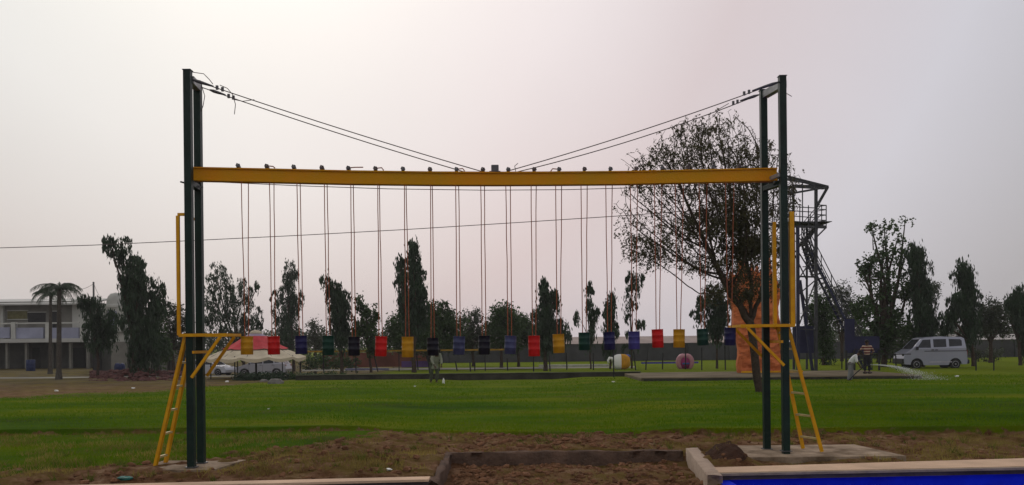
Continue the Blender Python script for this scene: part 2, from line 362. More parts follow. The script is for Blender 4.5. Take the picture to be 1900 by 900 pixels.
bp = n.new('ShaderNodeBump'); bp.inputs['Strength'].default_value = 1.0; bp.inputs['Distance'].default_value = 0.16; l.new(noise(7, 12, 0.8), bp.inputs['Height']); l.new(bp.outputs[0], b.inputs['Normal'])
me.materials.append(gm)
ground = bpy.data.objects.new('ground', me); COL.objects.link(ground); tag(ground, kind='structure')

# ------------------------------------------------------------------ grass blades and clods (uncountable)
def hz_at(x, y): return height(x, y)
def blades(name, n_, x0, x1, y0, y1, hgt, mt, keep, wd=0.012, label=''):
    # density falls with distance
    u = RNG.random(n_); yy = y0*(y1/y0)**u; xx = (RNG.random(n_)*2-1)*0.64*yy*1.0
    if x0 is not None: xx = x0+RNG.random(n_)*(x1-x0)
    m = keep(xx, yy); xx, yy = xx[m], yy[m]; k = len(xx)
    z = hz_at(xx, yy); a = RNG.random(k)*6.283; h_ = hgt*(0.5+RNG.random(k)); sc2 = np.maximum(1, yy/16)
    wv = np.stack([np.cos(a), np.sin(a), 0*a], -1)*(wd*sc2)[:, None]*0.5
    tip = np.stack([RNG.normal(0, 0.4, k)*h_, RNG.normal(0, 0.4, k)*h_, h_], -1)
    base = np.stack([xx, yy, z-0.01], -1)
    V = np.stack([base-wv, base+wv, base+tip], 1)
    return tag(quads(name, V, mt, k=3), label, 'grass', kind='stuff')
def inpool(x, y): return (y < copY(x)+0.12) | ((x > TX0-0.25) & (x < TX1+0.35) & (y < TY1+0.25))
def onslab(x, y): return ((x > 3.35) & (x < 6.2) & (y > 12.8) & (y < 14.6)) | ((x > -5.6) & (x < -4.2) & (y > 12.3) & (y < 13.6))
blades('lawn_grass', 150000, None, None, 12.2, 40, 0.055, grassm, lambda x, y: (masks(x, y) > 0.25+0.5*RNG.random(len(x))) & (fbm(x*.5, y, .8, 111)+.25*RNG.random(len(x)) > .50) & ~inpool(x, y) & ~onslab(x, y) & ((x < -2.6) | (y > stepY(x)-0.1)), 0.014, 'short green grass of the lawn')
blades('dry_grass', 60000, None, None, 12.0, 18.5, 0.07, drym, lambda x, y: (y < stepY(x)) & (fbm(x, y, 1.6, 91) > 0.49) & ~inpool(x, y) & ~onslab(x, y), 0.012, 'dry straw coloured grass on the bare soil')
mb = MB()
for i in range(4200):
    y = random.uniform(11.6, 17.5); x = random.uniform(-7, 8) if i % 3 else random.uniform(-0.9, 2.6)
    if onslab(x, y): continue
    intr = TX0+0.05 < x < TX1-0.05 and 11.6 < y < TY1-0.05
    if not intr and (inpool(np.array(x), np.array(y)) or masks(np.array([x]), np.array([y]))[0] > 0.5): continue
    r_ = random.choice((0.008, 0.012, 0.012, 0.018, 0.025, 0.035, 0.055 if random.random() < .35 else .01)); z = float(hz_at(np.array([x]), np.array([y]))[0])
    mb.blob((x, y, z+r_*0.3), (r_*random.uniform(.8, 1.6), r_, r_*0.8), i, 0.3, 6)
tag(mb.build('soil_clods', soilclod), 'brown clods and crumbs of dug soil', 'soil', kind='stuff')

# ------------------------------------------------------------------ pools, coping, trench
def hslab(name, pts, z0, z1, m, label=None, cat=None, parent=None):
    mb = MB(); mb.prism([(x, y, z0) for x, y in pts], (0, 0, z1-z0)); o = mb.build(name, m, parent)
    if label: tag(o, label, cat)
    return o
XLc, XRc = TX0-0.12, 2.75
pool_r = thing('swimming_pool', 'blue painted pool with wide beige coping at the right foreground', 'pool', (7, 11.6, 0))
slabd = mat('dusty_footing', (0.12, 0.085, 0.055), 0.95, 0, 0.3, 2.2, 0.6, 14, 0.05, col2=(0.40, 0.31, 0.23))
hslab('coping', [(XRc-0.02, 11.50), (13, 12.15), (13, 13.25), (XRc-0.02, 11.96)], 0.012, 0.05, copingm, parent=pool_r)
hslab('coping_lip', [(XRc-0.06, 11.42), (13, 12.05), (13, 12.148), (XRc-0.02, 11.498)], 0.012, 0.043, conc, parent=pool_r)
hslab('shadow_course', [(XRc-0.04, 11.47), (13, 12.12), (13, 12.3), (XRc-0.04, 11.7)], -0.05, 0.0115, darkconc, parent=pool_r)  # dark strip standing in for the shade under the lip
hslab('pool_wall', [(XRc-0.05, 11.56), (13, 12.2), (13, 12.4), (XRc-0.05, 11.76)], -1.4, -0.052, bluep, parent=pool_r)
hslab('pool_side_wall', [(XRc-0.05, 3), (XRc+0.12, 3), (XRc+0.12, 11.555), (XRc-0.05, 11.555)], -1.4, -0.052, bluep, parent=pool_r)
hslab('pool_floor', [(XRc-0.04, 3), (13, 3), (13, 12.3), (XRc-0.04, 11.7)], -1.44, -1.39, bluep, parent=pool_r)
pool_l = thing('swimming_pool', 'dark blue pool edged by a thin pale coping at the left foreground', 'pool', (-6, 11, 0))
hslab('coping', [(-13, 10.10), (XLc, 11.16), (XLc, 11.42), (-13, 10.36)], 0.02, 0.05, copingm, parent=pool_l)
hslab('shadow_course', [(-13, 10.13), (XLc, 11.20), (XLc, 11.40), (-13, 10.34)], -0.05, 0.0195, darkconc, parent=pool_l)  # shade below the thin coping, put in as a dark strip
hslab('pool_wall', [(-13, 10.15), (XLc, 11.24), (XLc, 11.42), (-13, 10.34)], -1.4, -0.052, bluedark, parent=pool_l)
hslab('pool_floor', [(-13, 3), (XLc+.04, 3), (XLc+.04, 11.4), (-13, 10.3)], -1.44, -1.39, bluedark, parent=pool_l)
tr = thing('trench_kerb', 'low concrete kerb wall boxing in the dug trench of brown soil', 'kerb', (0.9, 14, 0))
earthc = mat('earth_stained_concrete', (0.070, 0.046, 0.036), 0.95, 0, 0.4, 3.0, 0.8, 14, 0.1, col2=(0.15, 0.095, 0.07))
rawc = mat('pale_raw_concrete', (0.30, 0.22, 0.17), 0.9, 0, 0.25, 3, 0.6, 15, 0.2, col2=(0.42, 0.32, 0.25))
def wall_run(name, a, b_, wd, z0, z1, m, rough, seed, label=None):
    A, B = Vector((a[0], a[1], 0)), Vector((b_[0], b_[1], 0)); L_ = (B-A).length; t_ = (B-A).normalized(); nn = Vector((-t_.y, t_.x, 0)); n_ = int(L_/.06); vs = []
    prof = [(-.5, z0), (-.5, z0+(z1-z0)*.5), (-.5, z1-.012), (-.44, z1), (0, z1+.004), (.44, z1), (.5, z1-.012), (.5, z0)]; k = len(prof)
    for i in range(n_+1):
        c = A.lerp(B, i/n_)
        for q, (s_, z) in enumerate(prof):
            j1 = float(fbm(np.array(i*.06+q*3.1), np.array(seed+q*.7), 3.0, seed))-.47; vs.append(c+nn*(s_*wd+j1*rough*.7)+Vector((0, 0, z+(j1*rough if q > 1 and q < 7 else 0))))
    fs = [(i*k+q, i*k+q+1, (i+1)*k+q+1, (i+1)*k+q) for i in range(n_) for q in range(k-1)]+[tuple(range(k)), tuple(range(n_*k+k-1, n_*k-1, -1))]
    mb = MB(); mb.add(vs, fs); o = mb.build(name, m, tr, True)
    if label: o['label'] = label
wall_run('back_wall', (TX0-.1, TY1+.07), (TX1+.1, TY1+.07), .13, -.28, 0.0, earthc, .09, 3)
wall_run('side_wall', (TX0-.07, 11.2), (TX0-.08, TY1-.01), .11, -.28, 0.005, earthc, .10, 8)
wall_run('side_wall', (2.63, 11.25), (2.95, TY1+.0), .20, -.28, 0.05, rawc, .03, 12, 'pale raw concrete side wall')
mb = MB(); mb.prism([(3.55, 13.05, -0.1), (5.95, 13.05, -0.1), (5.75, 14.55, -0.1), (3.45, 14.55, -0.1)], (0, 0, 0.135)); tag(mb.build('footing_slab', slabd), 'beige concrete slab under the right ladder and posts', 'slab')
mb = MB(); mb.prism([(-5.45, 12.55, -0.1), (-4.35, 12.45, -0.1), (-4.2, 13.55, -0.1), (-5.5, 13.55, -0.1)], (0, 0, 0.115)); tag(mb.build('footing_slab', slabd), 'dusty concrete slab under the left ladder and posts', 'slab')
tb = []; rt = np.random.default_rng(31)
for i in range(230):
    y = rt.uniform(11.8, 17.3); x = rt.uniform(-7.5, 9)
    if onslab(x, y) or inpool(np.array(x), np.array(y)) or y > float(stepY(np.array(x)))-.1: continue
    z = float(height(np.array([x]), np.array([y]))[0]); m = rt.integers(10, 34); a = rt.random(m)*6.283; h_ = rt.uniform(.05, .15)*(0.6+.7*rt.random(m))
    b0 = np.stack([x+rt.normal(0, .03, m), y+rt.normal(0, .03, m), np.full(m, z-.01)], -1); wv = np.stack([np.cos(a), np.sin(a), 0*a], -1)*.005
    tip = np.stack([np.cos(a*3)*h_*.7, np.sin(a*3)*h_*.7, h_], -1); tb.append(np.stack([b0-wv, b0+wv, b0+tip], 1))
tag(quads('weed_tufts', np.concatenate(tb), mat('weed_blade', (0.10, 0.13, 0.02), 0.9, 0, 0.4, 1.5, 0, 0, 0.05, transl=0.3), k=3), 'small weed tufts on the bare soil', 'weeds', kind='stuff')
# little dark turned soil heap beside the trench
mb = MB(); n1, n2 = 34, 44; vs = []
for a_ in range(n2+1):
    for b_ in range(n1+1):
        x = 2.93+0.62*b_/n1; y = 12.35+1.45*a_/n2; e_ = max(0, 1-((x-3.22)/.30)**2-((y-13.05)/.68)**2)
        hh = float(height(np.array([x]), np.array([y]))[0]); vs.append((x, y, hh-0.02+0.085*e_**.6*(.6+.8*float(fbm(np.array(x), np.array(y), 6.0, 5)))))
mb.add(vs, [(a_*(n1+1)+b_, a_*(n1+1)+b_+1, (a_+1)*(n1+1)+b_+1, (a_+1)*(n1+1)+b_) for a_ in range(n2) for b_ in range(n1)])
tag(mb.build('soil_heap', mat('dark_wet_soil', (0.050, 0.024, 0.015), 0.97, 0, 0.4, 5, 0.8, 25, 0.1)), 'small heap of dark soil against the pale trench wall', 'soil')

# ------------------------------------------------------------------ the rope course frame
NY, FY, RNY, RFY = 12.7, 13.18, 13.45, 14.05
frame = thing('rope_course_frame', 'dark green four post frame carrying one long yellow beam over the soil', 'frame', (0, 13.2, 0))
def post(u0, v0, u1, v1, Y, wd=0.105):
    a, b_ = P(u0, v0, Y), P(u1, v1, Y); x = (a.x+b_.x)/2
    mb = MB(); mb.box((x, Y, (a.z+b_.z)/2-0.05), (wd, wd*1.05, a.z-b_.z+0.1), bev=0.006); o = mb.build('post', green, frame)
    m2_ = MB(); m2_.box((x, Y, a.z+0.004), (wd+0.02, wd+0.02, 0.008)); m2_.build('cap_plate', steel, frame); m2_ = MB(); m2_.box((x, Y, b_.z+0.03), (wd+0.05, wd+0.05, 0.012)); m2_.build('base_plate', steel, frame)
    return x, a.z
lx1, lz1 = post(347.5, 131, 356.5, 870, NY); lx2, lz2 = post(365.5, 152, 375, 862, FY)
rx1, rz1 = post(1451.5, 142, 1458, 840, RNY); rx2, rz2 = post(1414, 168, 1425, 836, RFY)
for (xa, ya, za), (xb, yb, zb) in (((lx1, NY+.05, lz1-.12), (lx2, FY-.05, lz2-.10)), ((rx1, RNY-.02, rz1-.12), (rx2, RFY-.05, rz2-.08))):
    mb = MB(); mb.bar((xa+.02, ya, za), (xb+.02, yb, zb), 0.10, 0.11); mb.build('top_tie', galv, frame)
by = lambda X: np.interp(X, [-4.7, 4.3], [12.95, 13.75])
# beam: top/bottom rows sampled along its length (sags in the middle)
bu = [358, 500, 650, 800, 920, 1040, 1160, 1300, 1440]; bt = [311, 314, 317.5, 319.5, 320, 319.5, 318.5, 315.5, 312.5]
mb = MB(); rows = []
for u, v in zip(bu, bt):
    Y = float(by((u-950)*13.3/F)); a = P(u, v, Y); rows.append((a.x, Y, a.z))
BH, BW = 0.205, 0.09
for i in range(len(rows)-1):
    (xa, ya, za), (xb, yb, zb) = rows[i], rows[i+1]
    for lo, hi, dd in ((0.0, 0.02, BW+.05), (0.02, BH-0.022, BW), (BH-0.022, BH, BW+.05)):
        pts = [(xa, ya-dd/2, za-hi), (xb, yb-dd/2, zb-hi), (xb, yb+dd/2, zb-hi), (xa, ya+dd/2, za-hi), (xa, ya-dd/2, za-lo), (xb, yb-dd/2, zb-lo), (xb, yb+dd/2, zb-lo), (xa, ya+dd/2, za-lo)]
        fs = [(3, 2, 1, 0), (4, 5, 6, 7), (0, 1, 5, 4), (2, 3, 7, 6)]
        if i == 0: fs.append((0, 4, 7, 3))
        if i == len(rows)-2: fs.append((1, 2, 6, 5))
        mb.add(pts, fs)
mb.build('crossbeam', beamy, frame)
def beam_top(u):
    v = float(np.interp(u, bu, bt)); Y = float(by((u-950)*13.3/F)); return P(u, v, Y)
mb = MB()
for (xa, ya), (xb, yb), z in (((lx1, NY), (lx2, FY), rows[0][2]-0.27), ((rx1, RNY), (rx2, RFY), rows[-1][2]-0.27)):
    o_ = MB(); o_.bar((xa, ya+.05, z), (xb, yb-.05, z), 0.09, 0.08); o_.build('cross_tie', green, frame)
    o_ = MB(); o_.bar((xa-0.13, ya+.02, z+.015), (xb+0.1, yb-.1, z-.01), 0.02); o_.build('tie_rod', steel, frame)
o_ = MB(); o_.bar(P(1428, 332, 13.7), P(1446, 324, 13.42), 0.03, 0.06); o_.build('gusset', galv, frame)
o_ = MB(); q = beam_top(918.5); o_.box((q.x, q.y, q.z+0.053), (0.115, 0.12, 0.11), bev=0.006); o_.box((q.x, q.y, q.z+0.004), (0.17, 0.15, 0.012)); o_.build('cable_saddle', steel, frame)
# platforms, brackets and railings
def platform(side):
    if side < 0: ue, Yn, Yf, xn = 433, NY, FY, lx1; zp = P(390, 622, 12.9).z; xt = P(433, 622, 12.9).x
    else: ue, Yn, Yf, xn = 1367, RNY, RFY, rx1; zp = P(1410, 605, 13.7).z; xt = P(1367, 606, 13.6).x
    px = thing_part = bpy.data.objects.new('platform', None); COL.objects.link(px); px.parent = frame; px.matrix_parent_inverse = Matrix.Translation(-Vector(frame.location))
    xi = xn-0.15*-side if side < 0 else xn+0.15
    xi = xn+0.13*side
    s_ = min(xt, xi), max(xt, xi)
    o_ = MB()
    o_.box(((s_[0]+s_[1])/2, (Yn+Yf)/2, zp+0.015), (s_[1]-s_[0]-.02, Yf-Yn-0.12, 0.012)); o_.build('deck', yellow, px)
    o_ = MB()
    for yy in (Yn-0.075, Yf+0.075): o_.bar((s_[0], yy, zp), (s_[1], yy, zp), 0.04, 0.045)
    for xx in (s_[0]+.02, s_[1]-.02): o_.bar((xx, Yn-0.055, zp), (xx, Yf+0.055, zp), 0.04, 0.04)
    o_.build('deck_frame', yellow, px)
    for yy in (Yn-0.075, Yf+0.075):
        o_ = MB(); o_.bar((xt+0.10*side, yy, zp-0.025), (xn-0.04*side, yy, zp-0.62), 0.04, 0.04); o_.build('brace', yellow, px)
    o_ = MB(); o_.bar((xn-0.06*side, Yn-.06, zp-0.25), (xn-0.06*side, Yf+.06, zp-0.25), 0.03, 0.04); o_.build('cross_strut', yellow, px)
    return zp, xt
zpl, xtl = platform(-1); zpr, xtr = platform(1)
def rail(pts, wd=0.045, name='guard_rail', m=yellow):
    o_ = MB()
    for a, b_ in zip(pts, pts[1:]): o_.bar(a, b_, wd)
    return o_.build(name, m, frame)
a = P(330, 398, NY); rail([(a.x, NY, a.z-.02), (a.x, NY, zpl)]); rail([(a.x, NY, a.z), (lx1-.05, NY, a.z)], 0.04)
rail([(a.x, FY, a.z-.02), (a.x, FY, zpl)]); rail([(a.x, FY, a.z), (lx2-.05, FY, a.z)], 0.04)
rail([(a.x, NY, zpl), (lx1-.05, NY, zpl)], 0.05)
a = P(1468, 393, RNY); rail([(a.x+.0, RNY, a.z), (a.x, RNY, zpr)], 0.07); rail([(rx1+.05, RNY, a.z-.05), (a.x, RNY, a.z-.05)], 0.04, m=steel)
rail([(a.x, RNY, zpr), (rx1+.05, RNY, zpr)], 0.05)
b1 = P(1436, 412, RFY); rail([(b1.x, RFY, b1.z), (b1.x, RFY, zpr-.05)], 0.055); rail([(rx2+.05, RFY, b1.z-.03), (b1.x, RFY, b1.z-.03)], 0.04, m=steel)

# ------------------------------------------------------------------ ladders
def ladder(A0, A1, B0, B1, rungs, label):
    t_ = thing('ladder', label, 'ladder', A0)
    for a, b_ in ((A0, A1), (B0, B1)):
        o_ = MB(); o_.bar(a, b_, 0.05, 0.05); o_.build('side_rail', yellow, t_)
    A0, A1, B0, B1 = map(Vector, (A0, A1, B0, B1))
    for f in rungs:
        o_ = MB(); o_.bar(A0.lerp(A1, f)+Vector((0, 0.03, 0)), B0.lerp(B1, f)-Vector((0, .03, 0)), 0.035, 0.03); o_.build('rung', rungm, t_)
A0 = P(288, 866, 12.97); A1 = P(345, 622, 12.80); B0 = P(307, 860, 13.33); B1 = P(358, 622, 13.18)
ladder(A0, A1, B0, B1, (0.07, 0.25, 0.43, 0.61, 0.79, 0.95), 'yellow ladder with pale rungs leaning at the left pair of posts')
A0 = P(1525, 838, 13.50); A1 = P(1462, 606, 13.55); B0 = P(1490, 832, 14.0); B1 = P(1443, 606, 14.02)
ladder(A0, A1, B0, B1, (0.10, 0.28, 0.46, 0.64, 0.82, 0.95), 'yellow ladder with pale rungs leaning at the right pair of posts')

# ------------------------------------------------------------------ tension cables
def sagline(a, b_, sag, n_=14):
    a, b_ = Vector(a), Vector(b_); return [a.lerp(b_, i/n_)-Vector((0, 0, 4*sag*(i/n_)*(1-i/n_))) for i in range(n_+1)]
def cable(a, b_, sag, label, clampf, tails=(), r=0.0078, group=None):
    t_ = thing('tension_cable', label, 'cable', a); pts = sagline(a, b_, sag)
    o_ = MB(); o_.tube(pts, r, 5); o_.build('strand', wirem, t_)
    if clampf:
        o_ = MB(); A, B = Vector(a), Vector(b_); f0, f1 = clampf
        o_.tube([A.lerp(B, f0), A.lerp(B, (f0*3+f1)/4), A.lerp(B, (f0+f1)/2), A.lerp(B, f1)], [0.012, 0.026, 0.024, 0.012], 6); o_.build('turnbuckle', steel, t_)
        for f in (f1+.012, f1+.03):
            o_ = MB(); o_.box(A.lerp(B, f), (0.035, 0.03, 0.06)); o_.build('rope_clip', steel, t_)
    for tl in tails:
        o_ = MB(); o_.tube(tl, r*0.75, 5); o_.build('loose_tail', wirem, t_)
    return t_
by0 = beam_top(893); by1 = beam_top(940)
ta = [P(357, 134, NY), P(378, 137, NY), P(388, 147, NY), P(395, 156, NY)]
tb = [P(408, 158, NY), P(422, 164, NY), P(432, 176, NY), P(437, 194, NY), P(435, 212, NY)]
cable(P(357, 148, NY), by0+Vector((0, -0.03, 0.01)), 0.03, 'upper wire cable from the nearer left post to the beam centre', (0.0, 0.07), (ta, tb))
tc_ = [P(374, 158, FY), P(380, 178, FY), P(377, 196, FY), P(373, 207, FY)]; td = [P(430, 184, FY), P(450, 188, FY), P(472, 185, FY)]
cable(P(374, 162, FY), beam_top(862)+Vector((0, 0.03, 0.01)), 0.03, 'lower wire cable from the farther left post to the beam centre', (0.03, 0.09), (tc_, td))
te = [P(957, 318, 13.3), P(955, 308, 13.3), P(961, 303, 13.3)]
cable(P(1446, 152, RNY), by1+Vector((0, -0.03, 0.01)), 0.05, 'upper wire cable from the nearer right post to the beam centre', (0.0, 0.10), (te, [P(1457, 172, RNY), P(1469, 179, RNY)]))
tf = [P(1352, 192, RFY), P(1335, 202, RFY), P(1322, 218, RFY)]
cable(P(1408, 176, RFY), beam_top(958)+Vector((0, 0.03, 0.01)), 0.08, 'lower wire cable from the farther right post to the beam centre', (0.0, 0.08), (tf,))
o_ = MB(); pts = []
for u, v in ((362, 336), (450, 340), (560, 345), (720, 350.5), (900, 353), (1050, 352), (1160, 349), (1300, 344), (1440, 338)):
    pts.append(P(u, v, float(by((u-950)*13.3/F))+0.12))
o_.tube(pts, 0.006, 5); tag(o_.build('safety_wire', wirem), 'thin wire strung post to post just under the yellow beam', 'wire')

# ------------------------------------------------------------------ hanging cans
cm = {'yellow': mat('can_yellow', (0.46, 0.23, 0.010), 0.45, 0, 0.2, 8, 0.1, 30), 'red': mat('can_red', (0.50, 0.012, 0.012), 0.45, 0, 0.2, 8, 0.1, 30),
      'navy': mat('can_navy', (0.018, 0.018, 0.075), 0.45, 0, 0.3, 8, 0.1, 30), 'green': mat('can_green', (0.008, 0.040, 0.028), 0.45, 0, 0.3, 8, 0.1, 30),
      'slate blue': mat('can_slate', (0.050, 0.058, 0.13), 0.45, 0, 0.3, 8, 0.1, 30), 'black': mat('can_black', (0.010, 0.010, 0.018), 0.4, 0, 0.3, 8, 0.1, 30),
      'violet blue': mat('can_violet', (0.050, 0.045, 0.19), 0.45, 0, 0.3, 8, 0.1, 30)}
capin = mat('can_inside', (0.05, 0.05, 0.05), 0.8)
cans = [(458, 624, 658, 'yellow', 448, 461, 443), (508, 624, 658, 'red', 500, 508.5, 496), (559, 623, 657, 'navy', 551, 557, 546), (609, 623, 659, 'green', 602, 607, 598),
        (656.5, 625, 660, 'black', 651, 655.5, 647), (706, 624, 661, 'red', 701, 704, 697), (756, 625, 663, 'yellow', 750.5, 753.5, 748), (803, 627, 660, 'black', 799, 802, 798),
        (851, 624, 658, 'slate blue', 845.5, 851, 847), (898, 623, 658, 'black', 892, 899, 896), (946, 623, 657, 'slate blue', 938.5, 947, 943), (991, 623, 661, 'red', 985.5, 995, 991),
        (1037, 620, 655, 'yellow', 1031, 1042, 1037), (1084, 617, 650, 'green', 1078, 1089.5, 1084), (1131, 616, 649, 'navy', 1124, 1136, 1132), (1176.5, 615, 648, 'violet blue', 1169.5, 1183, 1180),
        (1220.5, 611, 645, 'red', 1214, 1228, 1228), (1259.5, 611, 645, 'yellow', 1253, 1268, 1275), (1304, 610, 641, 'green', 1297, 1312, 1322), (1354, 608, 641, 'navy', 1346, 1362, 1370)]
ORD = 'first second third fourth fifth sixth seventh eighth ninth tenth'.split()
for i, (u, vt, vb, cn, ra, rb, kk) in enumerate(cans):
    X0 = (u-950)*13.3/F; Y = float(by(X0)); top = P(u, vt, Y); bot = P(u, vb, Y); r = 0.0905; tilt = random.uniform(-0.05, 0.05)
    o10 = ORD[i] if i < 10 else ORD[19-i]; side = 'left' if i < 10 else 'right'
    t_ = thing('hanging_can', f'{cn} can hung on two ropes, {o10} from the {side} end of the beam', 'swing step', (top.x, Y, bot.z), 'cans hung on ropes under the yellow beam')
    o_ = MB(); hh = top.z-bot.z; rt = Matrix.Rotation(tilt, 3, 'Y')
    o_.lathe((0, 0, 0), [(r-.006, 0), (r, 0.006), (r, hh*0.33), (r+.002, hh*.34), (r, hh*.35), (r, hh*.66), (r+.002, hh*.67), (r, hh*.68), (r, hh-.008), (r+.004, hh-.004), (r+.002, hh), (r-.006, hh), (r-.01, hh*0.6), (0, hh*.6)], 20)
    o_.v = [tuple(rt@Vector(p)+Vector((top.x, Y, bot.z))) for p in o_.v]
    c_ = o_.build('can', cm[cn], t_, True)
    for q_, (un, dy) in enumerate(((ra, -0.05), (rb, 0.05))):
        vb_ = float(np.interp(un, bu, bt)); a = P(un, vb_+25.3, Y+dy*2); b_ = P(u+(-3.2 if q_ == 0 else 3.2), vt, Y+(-.05 if q_ == 0 else .05))
        b_.z -= 0.03; pts = [a.lerp(b_, f)+Vector((random.uniform(-.004, .004), random.uniform(-.004, .004), 0)) for f in np.linspace(0, 1, 7)]
        pts = [a+Vector((0, 0, .012))]+pts[1:]
        o_ = MB(); o_.tube(pts, 0.0070, 5); o_.build('rope', ropem, t_)
    k = beam_top(kk); o_ = MB(); rr = random.uniform(-.3, .3)
    sx = 0.05 if i < 12 else 0.045
    o_.box((k.x, k.y-.01, k.z+0.024), (sx, 0.13, 0.045), rz=rr*0.4, bev=0.01); o_.tube([(k.x-0.025, k.y-.05, k.z+.03), (k.x-.01, k.y-.05, k.z+.065), (k.x+.02, k.y-.05, k.z+.055), (k.x+.03, k.y-.05, k.z+.02)], 0.013, 5)
    o_.build('rope_knot', wirem if i % 2 else steel, t_)
    if i in (1, 4, 5, 12, 8): 
        o_ = MB(); s_ = -1 if i == 12 else 1
        o_.tube([(k.x+.02*s_, k.y-.04, k.z+.04), (k.x+.10*s_, k.y-.05, k.z+.045 if i != 1 else k.z+.03), (k.x+(0.23 if i == 4 else .13)*s_, k.y-.05, k.z+(.045 if i == 4 else .005))], 0.009, 5); o_.build('loose_end', ropem, t_)

exec_after = []
# ------------------------------------------------------------------ foliage
def leaf_quads(C, size, aspect, droop, rnd, sprd):
    """C: (n,3) centres -> one quad each, length size, hanging by 'droop' (0 random .. 1 straight down)"""
    n_ = len(C); D = rnd.normal(0, 1, (n_, 3)); D /= np.linalg.norm(D, axis=1)[:, None]
    D = D*(1-droop)+np.array([0, 0, -1.0])*droop; D /= np.linalg.norm(D, axis=1)[:, None]
    W = np.cross(D, rnd.normal(0, 1, (n_, 3))); W /= (np.linalg.norm(W, axis=1)[:, None]+1e-9)
    Ls = (size*(0.6+0.8*rnd.random(n_)))[:, None]; Ws = Ls*aspect*(0.7+0.6*rnd.random((n_, 1)))
    A = C-D*Ls/2; B = C+D*Ls/2; M_ = C+D*Ls*(-0.05)
    return np.stack([A, M_+W*Ws/2, B, M_-W*Ws/2], 1)
def crown(blobs, Y, seed, nclump, nleaf, size, aspect, droop, csz, cdr=0.0, gap=0.0, deep=0.9):
    """blobs in photo pixels (u,v,ru,rv,weight) at distance Y -> leaf quads and clump centres"""
    rnd = np.random.default_rng(seed); k = Y/F; cs = []
    wts = np.array([b_[2]*b_[3]*(b_[4] if len(b_) > 4 else 1) for b_ in blobs]); wts = wts/wts.sum()
    for b_, w_ in zip(blobs, wts):
        m = max(3, int(nclump*w_)); c = P(b_[0], b_[1], Y); p = rnd.normal(0, 1, (m, 3)); p /= np.linalg.norm(p, axis=1)[:, None]
        rad = rnd.random(m)**(0.42)
        lump = 0.70+0.60*fbm(np.arctan2(p[:, 0], p[:, 2])*1.0+b_[0], p[:, 1]+b_[1], 1.5, seed % 53, 2)/.75
        rad = rad*lump
        q_ = p*rad[:, None]*np.array([b_[2]*k, min(b_[2], 60)*k*deep, b_[3]*k])+np.array(c)
        cs.append(q_)
    cs = np.concatenate(cs)
    if gap:
        g_ = fbm(cs[:, 0], cs[:, 2], 1.3/ (csz*3+.3), seed % 97, 2); cs = cs[g_ > gap*0.75]
    cc = np.repeat(cs, nleaf, 0); sc3 = np.repeat(csz*(0.5+rnd.random(len(cs))), nleaf)
    off = rnd.normal(0, 1, cc.shape)*sc3[:, None]*np.array([0.5, 0.5, 0.5+cdr*0.5]); off[:, 2] -= np.abs(rnd.normal(0, 1, len(cc)))*sc3*cdr
    return leaf_quads(cc+off, size, aspect, droop, rnd, 0), cs
def limbs(mb, base, tops, r0, Y, seed, bend=0.3):
    rnd = random.Random(seed)
    for t_, r_ in tops:
        a, b_ = Vector(base), Vector(t_); d_ = (b_-a); mid = a.lerp(b_, .5)+Vector((rnd.uniform(-1, 1), rnd.uniform(-1, 1), rnd.uniform(0, .6)))*d_.length*0.10*bend*2
        mb.tube([a, a.lerp(mid, .5), mid, mid.lerp(b_, .5), b_], [r_, r_*.85, r_*.65, r_*.45, r_*.15], 6)
STY = {  # nleaf, size, aspect, droop, clump size, clump droop, leaf material
 'droop': (26, 0.26, 0.26, 0.75, 0.20, 1.1, leafB), 'broad': (24, 0.17, 0.6, 0.2, 0.30, 0.1, leafC), 'loose': (14, 0.17, 0.7, 0.35, 0.20, 0.3, leafC), 'dusty': (22, 0.16, 0.5, 0.2, 0.3, 0.1, leafD)}
